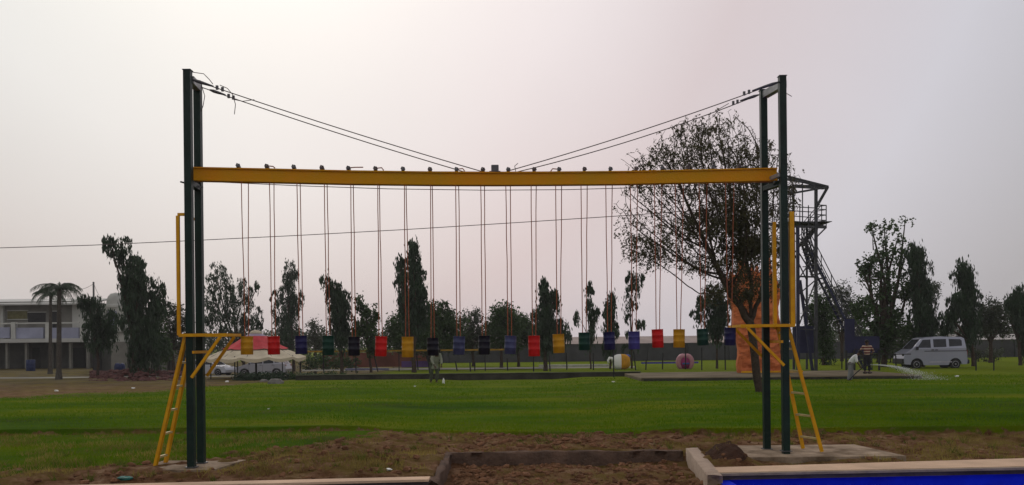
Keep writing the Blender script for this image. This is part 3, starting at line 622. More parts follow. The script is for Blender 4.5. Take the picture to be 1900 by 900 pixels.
def tree(label, Y, base, blobs, sty, ncl, seed, trunks=None, r0=0.11, name='tree', group='trees behind the lawn', gap=0.0, cat='tree', lm=None, top=None):
    nl, sz, asp, dr, cz, cd, m_ = STY[sty]
    b_ = P(base[0], base[1], Y); b_.z = 0
    t_ = thing(name, label, cat, b_, group)
    Q, cs = crown(blobs, Y, seed, int(ncl*1.35), nl, sz, asp, dr, cz, cd, gap)
    if sty == 'droop':   # drooping hooks and hanging tufts around the outline
        r2 = np.random.default_rng(seed+5); C2 = []
        for b2 in blobs:
            for _ in range(max(3, int(b2[3]/7))):
                a = r2.uniform(-.6, 3.75); u2, v2 = b2[0]+b2[2]*.85*math.cos(a), b2[1]-b2[3]*.85*math.sin(a)
                wk = min(1, b2[2]/18); dx = (1 if math.cos(a) > 0 else -1)*r2.uniform(.1, .5)*wk; up2 = r2.uniform(.1, .45)*max(.2, math.sin(a))*(.4+.6*wk); ln = r2.uniform(.5, 1.2)*(.45+.55*wk)
                p0 = np.array(P(u2, v2, Y))+np.array([0, r2.normal(0, .4), 0])
                for f in np.linspace(0, 1, 12):
                    q2 = p0+np.array([dx*min(1, f*1.6), r2.normal(0, .05), up2*math.sin(min(1, f*2.2)*math.pi/2)-ln*max(0, f-.25)**1.3])
                    C2.append(q2+r2.normal(0, (.045+.05*(1-f))*(.6+.4*wk), (7, 3)))
        Q = np.concatenate([Q, leaf_quads(np.concatenate(C2), sz*.85, asp, .8, r2, 0)])
    quads('crown', Q, lm or m_, t_)
    mb = MB(); rnd = random.Random(seed); f0 = P(blobs[0][0], blobs[0][1], Y)
    tops = top or [P(bb[0], bb[1]-bb[3]*0.5, Y) for bb in blobs]
    low = min(p.z for p in tops); fork = Vector((b_.x*.75+f0.x*.25, Y, max(0.7, min(1.5, low*0.6))))
    mb.tube([b_-Vector((0, 0, .75 if -33 < b_.x < -8 and Y > 50 else .1)), b_+Vector((0.02, 0, .3)), b_.lerp(fork, .6)+Vector((rnd.uniform(-.06, .06), 0, 0)), fork], [r0*1.4, r0*1.1, r0, r0*.95], 8)
    limbs(mb, fork, [(p, r0*.8) for p in tops], r0, Y, seed)
    pick = rnd.sample(range(len(cs)), min(len(cs), 40))
    for j in pick:
        c = Vector(cs[j]); ti = min(tops, key=lambda p: (p-c).length); f = max(0.15, min(0.85, (c.z-fork.z)/(ti.z-fork.z+1e-3)-0.15)); s0 = fork.lerp(ti, f)
        if (s0-c).length < 3.2: limbs(mb, s0, [(c, r0*.22)], r0, Y, seed+j)
    mb.build('trunk', bark, t_)
    return t_
D = 'droop'
tree('tall drooping tree with a bent thin top, first left of the left posts', 50, (246, 700), [(264, 575, 34, 62, 1.2), (250, 530, 26, 45), (222, 462, 15, 22), (236, 498, 17, 26), (257, 495, 12, 18), (270, 640, 36, 45), (204, 455, 5, 14, .9), (296, 560, 12, 40, .8)], D, 330, 1, r0=.14)
tree('short drooping tree with a pale trunk in front of the white house', 52, (181, 690), [(180, 580, 26, 32, .8), (165, 575, 14, 28), (198, 610, 18, 40), (178, 622, 18, 24)], D, 120, 2, r0=.08, gap=.3)
tree('ragged wide tree with sky gaps right behind the left posts', 78, (452, 680), [(400, 510, 20, 20, 1), (425, 540, 38, 34, 1), (450, 560, 28, 28), (395, 570, 26, 45), (430, 600, 55, 28, 1.4), (472, 595, 15, 30, .8), (405, 628, 30, 22), (480, 530, 5, 8, .4)], D, 300, 3, r0=.13, gap=.35)
tree('solid dark column tree with slim top above the parasol edge', 78, (545, 680), [(538, 510, 14, 25, 1.1), (540, 555, 19, 40, 1.2), (536, 605, 21, 40, 1.2), (512, 575, 7, 38, .6), (528, 645, 18, 25)], D, 240, 4, r0=.12)
tree('low round pale leaved tree right of the dark column tree', 72, (585, 684), [(585, 622, 22, 24, 1), (580, 605, 10, 12), (600, 640, 20, 20)], 'dusty', 90, 5, r0=.10)
tree('leaning narrow tree with a hooked tip above the green can', 55, (634, 694), [(628, 565, 15, 30, 1.1), (633, 605, 16, 38, 1.1), (614, 535, 8, 14, .8), (604, 519, 4, 5, .7), (640, 570, 6, 16, .7), (620, 545, 10, 16)], D, 160, 6, r0=.10)
tree('loose small tree showing sky between its twigs near the black can', 55, (688, 690), [(680, 575, 18, 24, .8), (668, 560, 8, 14, .7), (682, 605, 22, 22, .8), (695, 590, 8, 16, .7), (665, 612, 12, 14, .8), (690, 640, 16, 22, .7)], 'loose', 170, 7, r0=.08, gap=.35)
tree('tallest pointed tree with a side spire, centre left of the photo', 53, (768, 694), [(768, 485, 9, 28, 1), (765, 455, 5, 9, 1), (772, 530, 15, 38, 1.2), (768, 580, 24, 35, 1.2), (745, 510, 9, 26, .7), (742, 487, 6, 8, .6), (748, 550, 7, 26, .7), (782, 560, 8, 30, .8)], D, 260, 8, r0=.13)
tree('broad rounded dark green tree behind the yellow and black cans', 60, (800, 690), [(765, 610, 46, 34, 1.3), (815, 592, 32, 32, 1.2), (838, 612, 26, 34, 1), (740, 622, 28, 30, 1), (790, 630, 62, 28, 1.2)], 'broad', 620, 9, r0=.16)
tree('hazy bushy tree with a notch in its top, right of the broad rounded tree', 68, (878, 684), [(872, 603, 24, 30, 1), (884, 585, 10, 14, .8), (868, 632, 30, 26, 1), (898, 620, 20, 32, .9)], 'dusty', 230, 10, r0=.10)
tree('dark round topped tree just left of the beam centre', 62, (930, 686), [(932, 588, 22, 28, 1), (925, 615, 30, 32, 1), (948, 610, 20, 36, 1)], 'broad', 260, 11, r0=.11)
tree('low spreading tree with a flat side clump, right of the beam centre', 66, (962, 684), [(963, 602, 24, 20, .9), (955, 628, 28, 26, 1), (980, 622, 16, 18, .9), (948, 582, 10, 12, .8)], 'broad', 210, 12, r0=.10)
tree('two pronged tree with horn like tops behind the red can', 55, (1012, 690), [(1009, 545, 8, 24, 1), (1007, 527, 4, 8, 1), (1030, 560, 6, 22, 1), (1012, 585, 16, 34, 1.2), (1015, 620, 24, 30, 1.1), (1045, 612, 13, 20, .9)], D, 220, 13, r0=.12)
tree('thin wispy tree with a side twig, beside the green can right of centre', 56, (1096, 690), [(1096, 560, 6, 22, .8), (1098, 590, 9, 26, .8), (1095, 620, 9, 22, .8), (1075, 590, 8, 4, .6), (1094, 535, 3, 8, .7)], D, 40, 14, r0=.05, gap=.5)
tree('slim dense flame shaped tree directly behind the navy can', 56, (1132, 690), [(1133, 570, 7, 30, 1.1), (1132, 605, 9, 34, 1.2), (1132, 640, 8, 16)], D, 90, 15, r0=.06)
tree('thin drooping tree with an arched side twig behind the violet can', 56, (1172, 690), [(1172, 525, 8, 22, .6), (1168, 560, 11, 26, .7), (1183, 520, 7, 16, .4), (1175, 605, 11, 24, .9), (1190, 602, 5, 9, .5), (1170, 635, 10, 18, .9)], D, 60, 16, r0=.06, gap=.5)
tree('drooping small tree under the left side of the big bare tree', 54, (1330, 690), [(1332, 560, 16, 26, .8), (1322, 590, 16, 24, .8), (1343, 590, 9, 28, .8), (1295, 583, 8, 8, .5), (1310, 560, 12, 16, .6), (1330, 612, 11, 16)], D, 110, 17, r0=.07, gap=.3)
tree('dark full tree standing behind the steel lookout tower', 60, (1528, 690), [(1528, 570, 20, 40, 1), (1525, 620, 20, 40, 1), (1505, 590, 14, 30, .8), (1535, 655, 12, 25)], 'broad', 210, 18, r0=.12)
tree('hazy round tree seen through the tower stairs', 72, (1562, 684), [(1562, 545, 24, 20, 1), (1575, 570, 26, 26, 1), (1550, 590, 26, 30, 1), (1590, 600, 22, 32, .9)], 'dusty', 230, 19, r0=.13)
tree('tall open branched tree with airy top, left of the van', 54, (1640, 692), [(1640, 425, 34, 20, .30), (1615, 420, 22, 12, .26), (1680, 410, 18, 8, .22), (1640, 470, 40, 34, .40), (1610, 500, 22, 32, .6), (1600, 498, 8, 12, .6), (1650, 530, 40, 38, .6), (1625, 575, 50, 34, 1.1), (1660, 610, 52, 34, 1.1), (1625, 630, 34, 26, .9), (1590, 565, 16, 14, .8), (1682, 480, 16, 22, .5), (1688, 540, 16, 24, .8), (1668, 440, 12, 14, .3)], 'loose', 620, 20, r0=.17, gap=.30)
tree('dark column tree rising directly above the van roof', 53, (1712, 690), [(1702, 475, 14, 18, 1), (1704, 510, 15, 30, 1.1), (1710, 560, 19, 44, 1.2), (1716, 605, 20, 44, 1.2), (1694, 470, 8, 20, .8)], D, 270, 21, r0=.12)
tree('small mushroom topped tree behind the column tree over the van', 70, (1726, 686), [(1731, 535, 14, 12, 1), (1728, 545, 14, 10, .8)], 'dusty', 40, 22, r0=.06, top=[P(1731, 535, 70)])
tree('bent tree with one sagging side arm right of the van', 53, (1806, 692), [(1790, 510, 15, 22, 1.1), (1797, 550, 14, 34, 1.2), (1802, 600, 16, 34, 1.2), (1778, 565, 12, 18, .9), (1762, 590, 12, 16, .9), (1752, 610, 7, 14, .7)], D, 230, 23, r0=.11)
tree('broad low tree in front of the far wall at the right', 62, (1838, 688), [(1840, 580, 28, 26, 1), (1855, 600, 30, 28, 1), (1820, 605, 20, 22, .9)], 'dusty', 230, 24, r0=.13)
tree('column tree cut by the right edge of the photo', 54, (1893, 692), [(1886, 555, 14, 20, 1), (1896, 580, 16, 34, 1), (1876, 570, 8, 16, .7), (1905, 620, 12, 40)], D, 150, 25, r0=.10)
tree('low hazy tree filling the gap right of the tall bent tree', 62, (322, 690), [(312, 600, 22, 30, 1), (335, 610, 20, 36, 1), (300, 640, 26, 30), (330, 570, 16, 14, .35), (345, 640, 20, 30)], 'dusty', 240, 26, r0=.11)
tree('dark tree between the bent tree and the low hazy tree', 54, (292, 694), [(285, 620, 22, 34, 1), (300, 650, 18, 26, 1)], 'broad', 120, 27, r0=.10)

rd = np.random.default_rng(77); n_ = 5200
fx_ = rd.uniform(-95, 100, n_); fx_ = fx_[(fx_ < 6) | (fx_ > 34)]; fy_ = rd.uniform(128, 150, len(fx_)); fh = 2.2+2.8*fbm(fx_, fx_*0, .12, 5)+1.2*(fbm(fx_, fx_*0, .6, 6)-.5)
fc = np.stack([fx_, fy_, fh*rd.random(len(fx_))**.7], -1); fc = np.repeat(fc, 9, 0)+rd.normal(0, .35, (len(fc)*9, 3))
tag(quads('distant_trees', leaf_quads(fc, .42, .6, .1, rd, 0), leafD), 'hazy low line of far off trees on the horizon', 'trees', kind='stuff')
# bushes far back that close the horizon
def bush(label, Y, u0, u1, vt, seed, m_=leafD, ncl=60):
    uu = (u0+u1)/2; b_ = P(uu, 670, Y); b_.z = 0; t_ = thing('bush', label, 'bush', b_, 'bushes along the back wall')
    vb_ = H(uu)+CH*F/Y; bl = []; rnd = random.Random(seed); k = max(2, int((u1-u0)/22))
    for i in range(k): u = u0+(i+.5)*(u1-u0)/k; top_ = vt+rnd.uniform(-3, 6); bl.append((u, (top_+vb_)/2, (u1-u0)/k*.7, (vb_-top_)/2))
    Q, cs = crown(bl, Y, seed, ncl, 18, 0.17, 0.55, 0.2, 0.28, 0.1); quads('crown', Q, m_, t_)
    mb = MB()
    for bb in bl: p = P(bb[0], bb[1], Y); mb.tube([(p.x, Y, 0), p], [.06, .02], 5)
    mb.build('stem', bark, t_)
bush('dark bushes behind the yellow rail beside the parasol', 62, 560, 660, 655, 41, leafC, 120)
bush('low bushes behind the painted low wall', 70, 690, 760, 648, 42, leafD, 60)
bush('bushes under the loose tree at centre left', 72, 640, 700, 646, 43, leafD, 70)
bush('hazy bushes left of the van', 66, 1590, 1690, 630, 44, leafD, 150)
bush('hazy bushes above the van bonnet', 70, 1690, 1790, 622, 45, leafD, 130)
bush('low bush at the foot of the right edge tree', 66, 1800, 1860, 640, 46, leafD, 50)

# ------------------------------------------------------------------ the big acacia: space colonisation
def acacia():
    Y = 28.0; rnd = np.random.default_rng(5); k = Y/F
    bl = [(1320, 285, 125, 75, 1.0), (1230, 330, 85, 60, .8), (1215, 420, 75, 50, .8), (1300, 400, 95, 85, 1.2), (1390, 360, 85, 110, 1.4), (1400, 480, 65, 80, 1.3), (1290, 480, 70, 40, .8), (1440, 330, 45, 55, .8), (1345, 225, 45, 22, .4), (1330, 545, 35, 30, .4), (1172, 385, 38, 28, .5), (1200, 470, 50, 26, .5), (1190, 300, 45, 26, .5)]
    w_ = np.array([b[2]*b[3]*b[4] for b in bl]); w_ /= w_.sum(); A = []
    for b, ww in zip(bl, w_):
        m = int(9000*ww); p = rnd.normal(0, 1, (m, 3)); p /= np.linalg.norm(p, axis=1)[:, None]; p *= (rnd.random(m)**.38)[:, None]
        A.append(p*np.array([b[2]*k, min(b[2], 95)*k*1.0, b[3]*k])+np.array(P(b[0], b[1], Y)))
    A = np.concatenate(A)
    b0 = np.array(P(1411, 737, Y)); b0[2] = 0.0
    tp = [b0, np.array(P(1404, 700, Y)), np.array(P(1400, 660, Y)), np.array(P(1396, 625, Y)), np.array(P(1392, 600, Y))]
    nodes = [tp[0]]; par = [-1]
    for a_, c_ in zip(tp, tp[1:]):
        for f in (.34, .67, 1): nodes.append(a_+(c_-a_)*f); par.append(len(nodes)-2)
    base_i = len(nodes)-1
    # main limbs fanned by hand, then growth
    for tgt in ((1340, 530), (1375, 540), (1400, 520), (1425, 520)):
        pt = np.array(P(tgt[0], tgt[1], Y))+np.array([0, rnd.uniform(-.6, .6), 0]); pr = base_i
        for f in (.2, .4, .6, .8, 1): nodes.append(nodes[base_i]*(1-f)+pt*f+rnd.normal(0, .03, 3)); par.append(pr); pr = len(nodes)-1
    step, kill, infl = 0.15, 0.20, 4.5; nch = {}
    Nn = np.array(nodes); alive = np.ones(len(A), bool)
    near_i = np.zeros(len(A), int); near_d = np.full(len(A), 1e9)
    def upd(start):
        nonlocal near_i, near_d
        new = Nn[start:]
        if len(new) == 0: return
        dd = np.linalg.norm(A[:, None]-new[None], axis=2); j = dd.argmin(1); dm = dd[np.arange(len(A)), j]
        m = dm < near_d; near_d[m] = dm[m]; near_i[m] = j[m]+start
    upd(0)
    for it in range(160):
        alive &= near_d > kill
        act = alive & (near_d < infl)
        if not act.any(): break
        par_new = []; pos_new = []
        ids = np.unique(near_i[act])
        for i in ids:
            m = act & (near_i == i); v = (A[m]-Nn[i]); v = (v/np.linalg.norm(v, axis=1)[:, None]).sum(0); v += rnd.normal(0, .25, 3)
            q_ = Nn[i]+v/np.linalg.norm(v)*step
            if nch.get(int(i), 0) >= 3: A[m] += rnd.normal(0, .05, A[m].shape); continue
            nch[int(i)] = nch.get(int(i), 0)+1; pos_new.append(q_); par_new.append(int(i))
        if not pos_new: break
        s0 = len(Nn); Nn = np.concatenate([Nn, np.array(pos_new)]); par += par_new; upd(s0)
        if len(Nn) > 7500: break
    open('/tmp/ac.txt','w').write(str((len(Nn), it, int(alive.sum()), len(A))))
    n_ = len(Nn); ch = [[] for _ in range(n_)]
    for i, p in enumerate(par):
        if p >= 0: ch[p].append(i)
    rad = np.zeros(n_)
    for i in range(n_-1, -1, -1): rad[i] = 0.005 if not ch[i] else (sum(rad[c]**2.35 for c in ch[i]))**(1/2.35)
    rad = np.minimum(rad, 0.17)
    sc_r = 0.135/rad[0]; rad = np.maximum(rad*sc_r, 0.0065); rad[0] *= 1.3
    t_ = thing('tree', 'large spreading open tree with dark branching limbs behind the right end of the beam', 'tree', Vector(b0))
    mb = MB()
    heads = [0]+[c for i in range(n_) for c in ch[i] if len(ch[i]) > 1 and c != max(ch[i], key=lambda q: rad[q])]
    for h_ in heads:
        chain = [par[h_], h_] if par[h_] >= 0 else [h_]; cur = h_
        while ch[cur]: cur = max(ch[cur], key=lambda q: rad[q]); chain.append(cur)
        rr = [rad[c] for c in chain]; 
        if par[h_] >= 0: rr[0] = rr[1]
        mb.tube([Nn[c] for c in chain], rr, 7 if rr[0] > .03 else 4, caps=False)
    mb.build('trunk', bark, t_, True)
    # feathery hanging leaf sprays near thin twigs, denser inside the lower right of the crown
    thin = np.where(rad < 0.016)[0]; pp = Nn[thin]
    u = 950+(pp[:, 0])/k; v = 637-(pp[:, 2]-CH)/k
    dens = 1.15+6.5*np.exp(-((u-1398)/62)**2-((v-475)/75)**2)+1.8*np.exp(-((u-1330)/60)**2-((v-400)/60)**2)+1.6*np.exp(-((u-1440)/45)**2-((v-350)/55)**2)+1.0*np.exp(-((u-1230)/80)**2-((v-450)/55)**2)+1.2*np.exp(-((u-1325)/30)**2-((v-560)/30)**2)
    dens *= 0.22+1.5*(fbm(pp[:, 0]+pp[:, 1]*.3, pp[:, 2]*1.6, 1.3, 77, 3) > .48)
    cnt = rnd.poisson(dens*1.0); C = np.repeat(pp, cnt, 0)+rnd.normal(0, .09, (cnt.sum(), 3))
    # each spray: a drooping rachis with leaflets
    nl = 7; dirn = rnd.normal(0, 1, C.shape); dirn[:, 2] = -np.abs(dirn[:, 2])*0.6-.25; dirn /= np.linalg.norm(dirn, axis=1)[:, None]
    tt = np.linspace(0, 1, nl); LL = 0.16+0.16*rnd.random(len(C))
    pts = C[:, None]+dirn[:, None]*(tt[None, :, None]*LL[:, None, None])+np.array([0, 0, -1])*(tt**2)[None, :, None]*0.05
    Q = leaf_quads(pts.reshape(-1, 3)+rnd.normal(0, .012, (len(C)*nl, 3)), 0.085, 0.45, 0.35, rnd, 0)
    quads('crown', Q, leafA, t_)
acacia()

# ------------------------------------------------------------------ palms
def palm(u, vb, vt, Y, r, nf, fl, seed, label):
    b_ = P(u, vb, Y); b_.z = 0; top_ = P(u+1, vt, Y); t_ = thing('palm_tree', label, 'palm', b_)
    mb = MB(); n_ = 16; mb.tube([b_.lerp(top_, i/n_) for i in range(n_+1)], [r*(1.55 if i == 0 else 1.25 if i == 1 else (1.0+(.06 if i % 2 else 0))*(1-.25*i/n_)) for i in range(n_+1)], 10); mb.build('trunk', barkp, t_)
    rnd = random.Random(seed)
    for j in range(nf):
        a = 2*math.pi*j/nf+rnd.uniform(-.2, .2); el = rnd.uniform(.15, 1.2); ln = fl*rnd.uniform(.8, 1.1); pts = []; p = Vector(top_); e_ = el
        for i in range(11):
            pts.append(p.copy()); e_ -= (0.15 if el < .8 else .20); p += Vector((math.cos(a)*math.cos(e_), math.sin(a)*math.cos(e_), math.sin(e_)))*ln/10
        o_ = MB(); o_.tube(pts, [.03*(1-i/12) for i in range(11)], 4)
        for i in range(1, 11):
            for sd in (-1, 1):
                for sub in (0, .5):
                    c = pts[i-1].lerp(pts[i], sub); tng = (pts[i]-pts[i-1]).normalized(); sdv = tng.cross(Vector((0, 0, 1))).normalized()*sd
                    dr_ = (sdv*.6+tng*.5+Vector((0, 0, -.75+rnd.uniform(-.2, .2)))).normalized(); ll = (.55 if 2 < i < 9 else .35)*rnd.uniform(.7, 1.1); wv = tng*.028
                    o_.add([c-wv, c+wv, c+dr_*ll+wv*.2], [(0, 1, 2)])
        o_.build('frond', leafP, t_)
palm(109, 703, 534, 47, .135, 15, 1.65, 3, 'palm with a grey ringed trunk in front of the white house')
palm(93, 690, 545, 60, .12, 13, 1.5, 5, 'thinner palm half hidden just left of the bigger palm')
# ------------------------------------------------------------------ white house at the left
wallw = mat('aged_white_wall', (0.40, 0.40, 0.38), 0.85, 0, 0.15, 0.8, 0.1, 8)
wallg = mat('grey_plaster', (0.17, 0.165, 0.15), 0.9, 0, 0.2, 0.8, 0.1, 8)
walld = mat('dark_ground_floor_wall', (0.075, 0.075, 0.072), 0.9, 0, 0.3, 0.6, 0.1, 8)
bluish = mat('faded_blue_white_paint', (0.26, 0.27, 0.36), 0.8, 0, 0.15, 0.8)
roofw = mat('pale_roof_sheet', (0.40, 0.40, 0.39), 0.6, 0, 0.1, 0.8)
darkop = mat('dark_opening', (0.02, 0.02, 0.022), 0.5, 0, 0.2, 1)
HY = 75.0
hb = P(60, 681, HY); hb.z = 0
house = thing('house', 'two storey white and grey house with a flat canopy behind the palms', 'house', hb)
def hp(name, m, boxes, par=house, Y=HY, label=None):
    o_ = MB()
    for b_ in boxes: pbox(o_, *b_[:4], Y+b_[4], b_[5])
    o_ = o_.build(name, m, par)
    if label: o_['label'] = label
    return o_
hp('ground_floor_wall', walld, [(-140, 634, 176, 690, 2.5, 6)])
hp('canopy', roofw, [(-150, 629, 177, 636, -1.2, 6.5)])
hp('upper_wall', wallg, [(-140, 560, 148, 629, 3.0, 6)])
for u0, u1 in ((0, 18), (118, 150)): hp('wall_pier', wallw, [(u0 if u0 else -6, 562, u1-12, 629, 2.7, 1)] if u0 == 0 else [(134, 556, 160, 629, 2.7, 1)])
for u0, v0, u1, v1, m_ in ((14, 577, 50, 592, mat('olive_shutter', (0.14, 0.13, 0.06), .8)), (52, 580, 84, 598, darkop), (94, 578, 112, 612, darkop), (-60, 577, -20, 598, darkop)):
    wn = MB(); pbox(wn, u0, v0, u1, v1, HY+2.94, .1); wo = wn.build('window', m_, house)
    fr_ = MB(); pbox(fr_, u0-1.5, v0-1.5, u1+1.5, v0, HY+2.9, .12); pbox(fr_, u0-1.5, v1, u1+1.5, v1+1.5, HY+2.88, .14); fr_.build('window_frame', wallw, wo)
o_ = MB()
rz0, rz1 = P(50, 561, HY).z, P(50, 549, HY+4).z; xa, xb = P(-160, 560, HY).x, P(140, 560, HY).x
o_.add([(xa, HY-0.2+2, rz0), (xb, HY+1.8, rz0), (xb-1, HY+9, rz1), (xa, HY+9, rz1), (xa, HY-0.2+2, rz0-.15), (xb, HY+1.8, rz0-.15), (xb-1, HY+9, rz1-.15), (xa, HY+9, rz1-.15)], [(0, 1, 2, 3), (7, 6, 5, 4), (0, 4, 5, 1), (1, 5, 6, 2), (2, 6, 7, 3), (3, 7, 4, 0)]); o_.build('roof', roofw, house)
for a_, b_ in ((-120, 18), (29, 80), (90, 146)): hp('balcony_parapet', bluish, [(a_, 608, b_, 628, 0.5, .25)])
hp('balcony_rail', wallw, [(-120, 599, 146, 601.5, 0.4, .2)])
for a_ in (20, 84, 148): hp('balcony_pillar', wallw, [(a_, 598, a_+8, 628.5, .35, .45)])
for a_ in (10, 46, 92, 128, 160): hp('veranda_column', wallg, [(a_, 636, a_+4, 684, -.8, .3)])
for a_, b_ in ((60, 74), (134, 158)): hp('doorway', darkop, [(a_, 645, b_, 683, 2.44, .1)])
# domed shrine like tower beside it
TYc = 72.0; c_ = P(207, 600, TYc)
tw = thing('water_tower_room', 'small white domed rooftop turret between the short tree and the bent tree', 'turret', (c_.x, TYc, 0))
o_ = MB(); pbox(o_, 188, 566, 232, 683, TYc, 1.8); o_.build('shaft', wallw, tw)
z_ = P(207, 566, TYc).z; o_ = MB(); o_.lathe((c_.x, TYc+.8, z_), [(0.98, -0.2), (0.98, 0), (.74, .05), (.70, .45), (.6, .75), (.4, .98), (.0, 1.1)], 20); o_.build('dome', wallw, tw)
o_ = MB(); pbox(o_, 200, 577, 216, 610, TYc-.05, .1); wn = o_.build('niche', bluish, tw)
o_ = MB(); pbox(o_, 186, 612, 230, 616, TYc-.3, 2.2); o_.build('ledge', wallw, tw)
# low yard wall with pillars
yw = thing('yard_wall', 'grey yard wall with light pillars right of the white house', 'wall', P(270, 690, 66))
yw.location.z = 0
o_ = MB(); pbox(o_, 176, 640, 345, 702, 66, .25); o_.build('wall_panel', walld, yw)
o_ = MB(); pbox(o_, 206, 634, 236, 690, 65.7, .6); o_.build('gate_pier', wallg, yw)
for a_ in (243, 272, 300, 322): o_ = MB(); pbox(o_, a_, 648, a_+9, 690, 65.6, .4); o_.build('pillar', wallg, yw)
o_ = MB(); pbox(o_, 172, 640, 186, 690, 65.8, .2); o_.build('gate', darkop, yw)
# utility pole
up_ = thing('utility_pole', 'short grey utility pole rising behind the white house', 'pole', (P(174, 600, 78).x, 78, 0))
o_ = MB(); a = P(173.5, 523, 85); o_.tube([(a.x, 85, 0), a], [.12, .09], 8); o_.build('pole', mat('grey_pole', (0.12, 0.12, 0.12), .9), up_)
o_ = MB(); o_.tube(sagline(P(173, 527, 85), P(148, 537, 92), .1), .02, 4); o_.tube(sagline(P(174, 526, 85), P(184, 548, 80), .1), .02, 4); o_.build('wire', wirem, up_)
# overhead wire across the sky
o_ = MB(); pts = [P(u, v, 46) for u, v in ((-200, 466), (0, 460), (170, 455), (345, 447), (560, 436.5), (760, 425.5), (960, 413), (1160, 400), (1330, 388))]
o_.tube(pts, .020, 5); tag(o_.build('overhead_wire', wirem), 'thin overhead wire crossing the whole sky left of the big tree', 'wire')

# ------------------------------------------------------------------ ground sheets, slabs, kerbs
def sheet(name, pts, z, m, kind='structure'):
    o_ = MB(); o_.add([(x, y, z) for x, y in pts], [tuple(range(len(pts)))]); return tag(o_.build(name, m), kind=kind)
dirt = mat('pale_dusty_path', (0.20, 0.19, 0.16), 0.95, 0, 0.3, 0.4, 0.2, 4, 0.1)
roadm = mat('dark_tarmac', (0.05, 0.048, 0.05), 0.9, 0, 0.3, 0.5, 0.2, 8, 0.15)
def gpts(l_): return [(G(u, v).x, G(u, v).y) for u, v in l_]
sheet('path', gpts([(560, 686.5), (1180, 681), (1180, 683.5), (560, 690.5)]), 0.06, dirt)
sheet('driveway', gpts([(-200, 703), (340, 699), (560, 697), (560, 700), (345, 704), (-200, 708)]), 0.05, dirt)
sheet('road', gpts([(1560, 688), (2100, 683), (2100, 694), (1560, 699)]), 0.05, roadm)
k1 = gpts([(536, 706.5), (1192, 706.5)]); 
def kerb(name, label, x0, x1, y, dep, h, m, bev=.03, cat='kerb', cap=None):
    t_ = thing(name, label, cat, ((x0+x1)/2, y, 0)); o_ = MB(); o_.box(((x0+x1)/2, y+dep/2, h/2-.02), (x1-x0, dep, h+.04), bev=bev); o_.build('body', m, t_)
    if cap: o_ = MB(); o_.box(((x0+x1)/2, y+dep/2, h+.015), (x1-x0+.04, dep+.06, .03), bev=.008); o_.build('coping', cap, t_)
    return t_
kerb('garden_kerb', 'long low dark kerb wall at the back of the lawn behind the cans', P(548, 700, 42).x, P(1189, 700, 42).x, 42, .35, .33, kerbm, cap=mat('kerb_top', (0.07, 0.075, 0.045), .95, 0, .4, 1, .4, 8, .1))
st_ = thing('stage_slab', 'long low dusty stage slab at the back right of the lawn', 'slab', (P(1450, 700, 36.5).x, 36.5, 0))
o_ = MB(); o_.box(((P(1190, 712, 36.5).x+P(1712, 712, 36.5).x)/2, 39.7, 0.10), (P(1712, 712, 36.5).x-P(1190, 712, 36.5).x, 6.4, 0.36), bev=.03); o_.build('body', slabm, st_)
o_ = MB(); o_.box(((P(1190, 712, 36.5).x+P(1712, 712, 36.5).x)/2, 36.47, 0.09), (P(1712, 712, 36.5).x-P(1190, 712, 36.5).x-.2, .05, 0.30)); o_.build('front_face', kerbm, st_)  # front of the slab is coloured darker than its top
# dark hedge and rock in front of the parasol
def hedge(label, x0, x1, y, h, seed, ncl, m_=leafB):
    rnd = np.random.default_rng(seed); t_ = thing('hedge', label, 'hedge', ((x0+x1)/2, y, 0))
    c = np.stack([x0+rnd.random(ncl)*(x1-x0), y+rnd.normal(0, .25, ncl), rnd.random(ncl)*h*(.6+.5*fbm(np.linspace(0, 9, ncl), np.zeros(ncl), 1.2, seed))], -1)
    cc = np.repeat(c, 20, 0)+rnd.normal(0, .09, (ncl*20, 3)); quads('foliage', leaf_quads(cc, .12, .45, .0, rnd, 0), m_, t_)
    o_ = MB(); n_ = int((x1-x0)/.6)
    o_.tube([(x0+.2, y, .05), ((x0+x1)/2, y+.05, h*.3), (x1-.2, y, .05)], .03, 5); o_.build('stem', bark, t_)
hedge('dark clipped hedge in front of the parasol poles', P(436, 700, 43).x, P(534, 700, 43).x, 43, .42, 3, 260)
hedge('low mossy hedge right of the parasol', P(530, 700, 43.5).x, P(640, 700, 43.5).x, 43.5, .33, 6, 200, leafC)
def rock(x, y, r, seed, label, m_=stonem, z=0, name='stone', group=None):
    o_ = MB(); o_.blob((x, y, z+r[2]*.5), r, seed, .2, 9); return tag(o_.build(name, m_, smooth=False), label, 'stone', group)
g_ = G(512, 716); rock(g_.x, g_.y, (.38, .25, .22), 3, 'pale grey boulder on the lawn below the parasol')
g_ = G(498, 712); rock(g_.x-.3, g_.y+.3, (.22, .2, .14), 5, 'smaller grey stone beside the pale boulder')
# rubble heap
g0 = 36.0; o_ = MB(); rnd = random.Random(8)
for i in range(420):
    u = rnd.uniform(170, 335); v = rnd.uniform(690, 711); g_ = G(u, v); hgt = .5*math.exp(-((u-255)/60)**2-((v-700)/8)**2)
    r_ = rnd.uniform(.05, .16); o_.blob((g_.x, g_.y, rnd.uniform(0, hgt)+.02), (r_*1.4, r_, r_*.8), i, .3, 6)
tag(o_.build('brick_rubble', brickrub), 'reddish brick rubble strewn on the bare ground at left', 'rubble', kind='stuff')

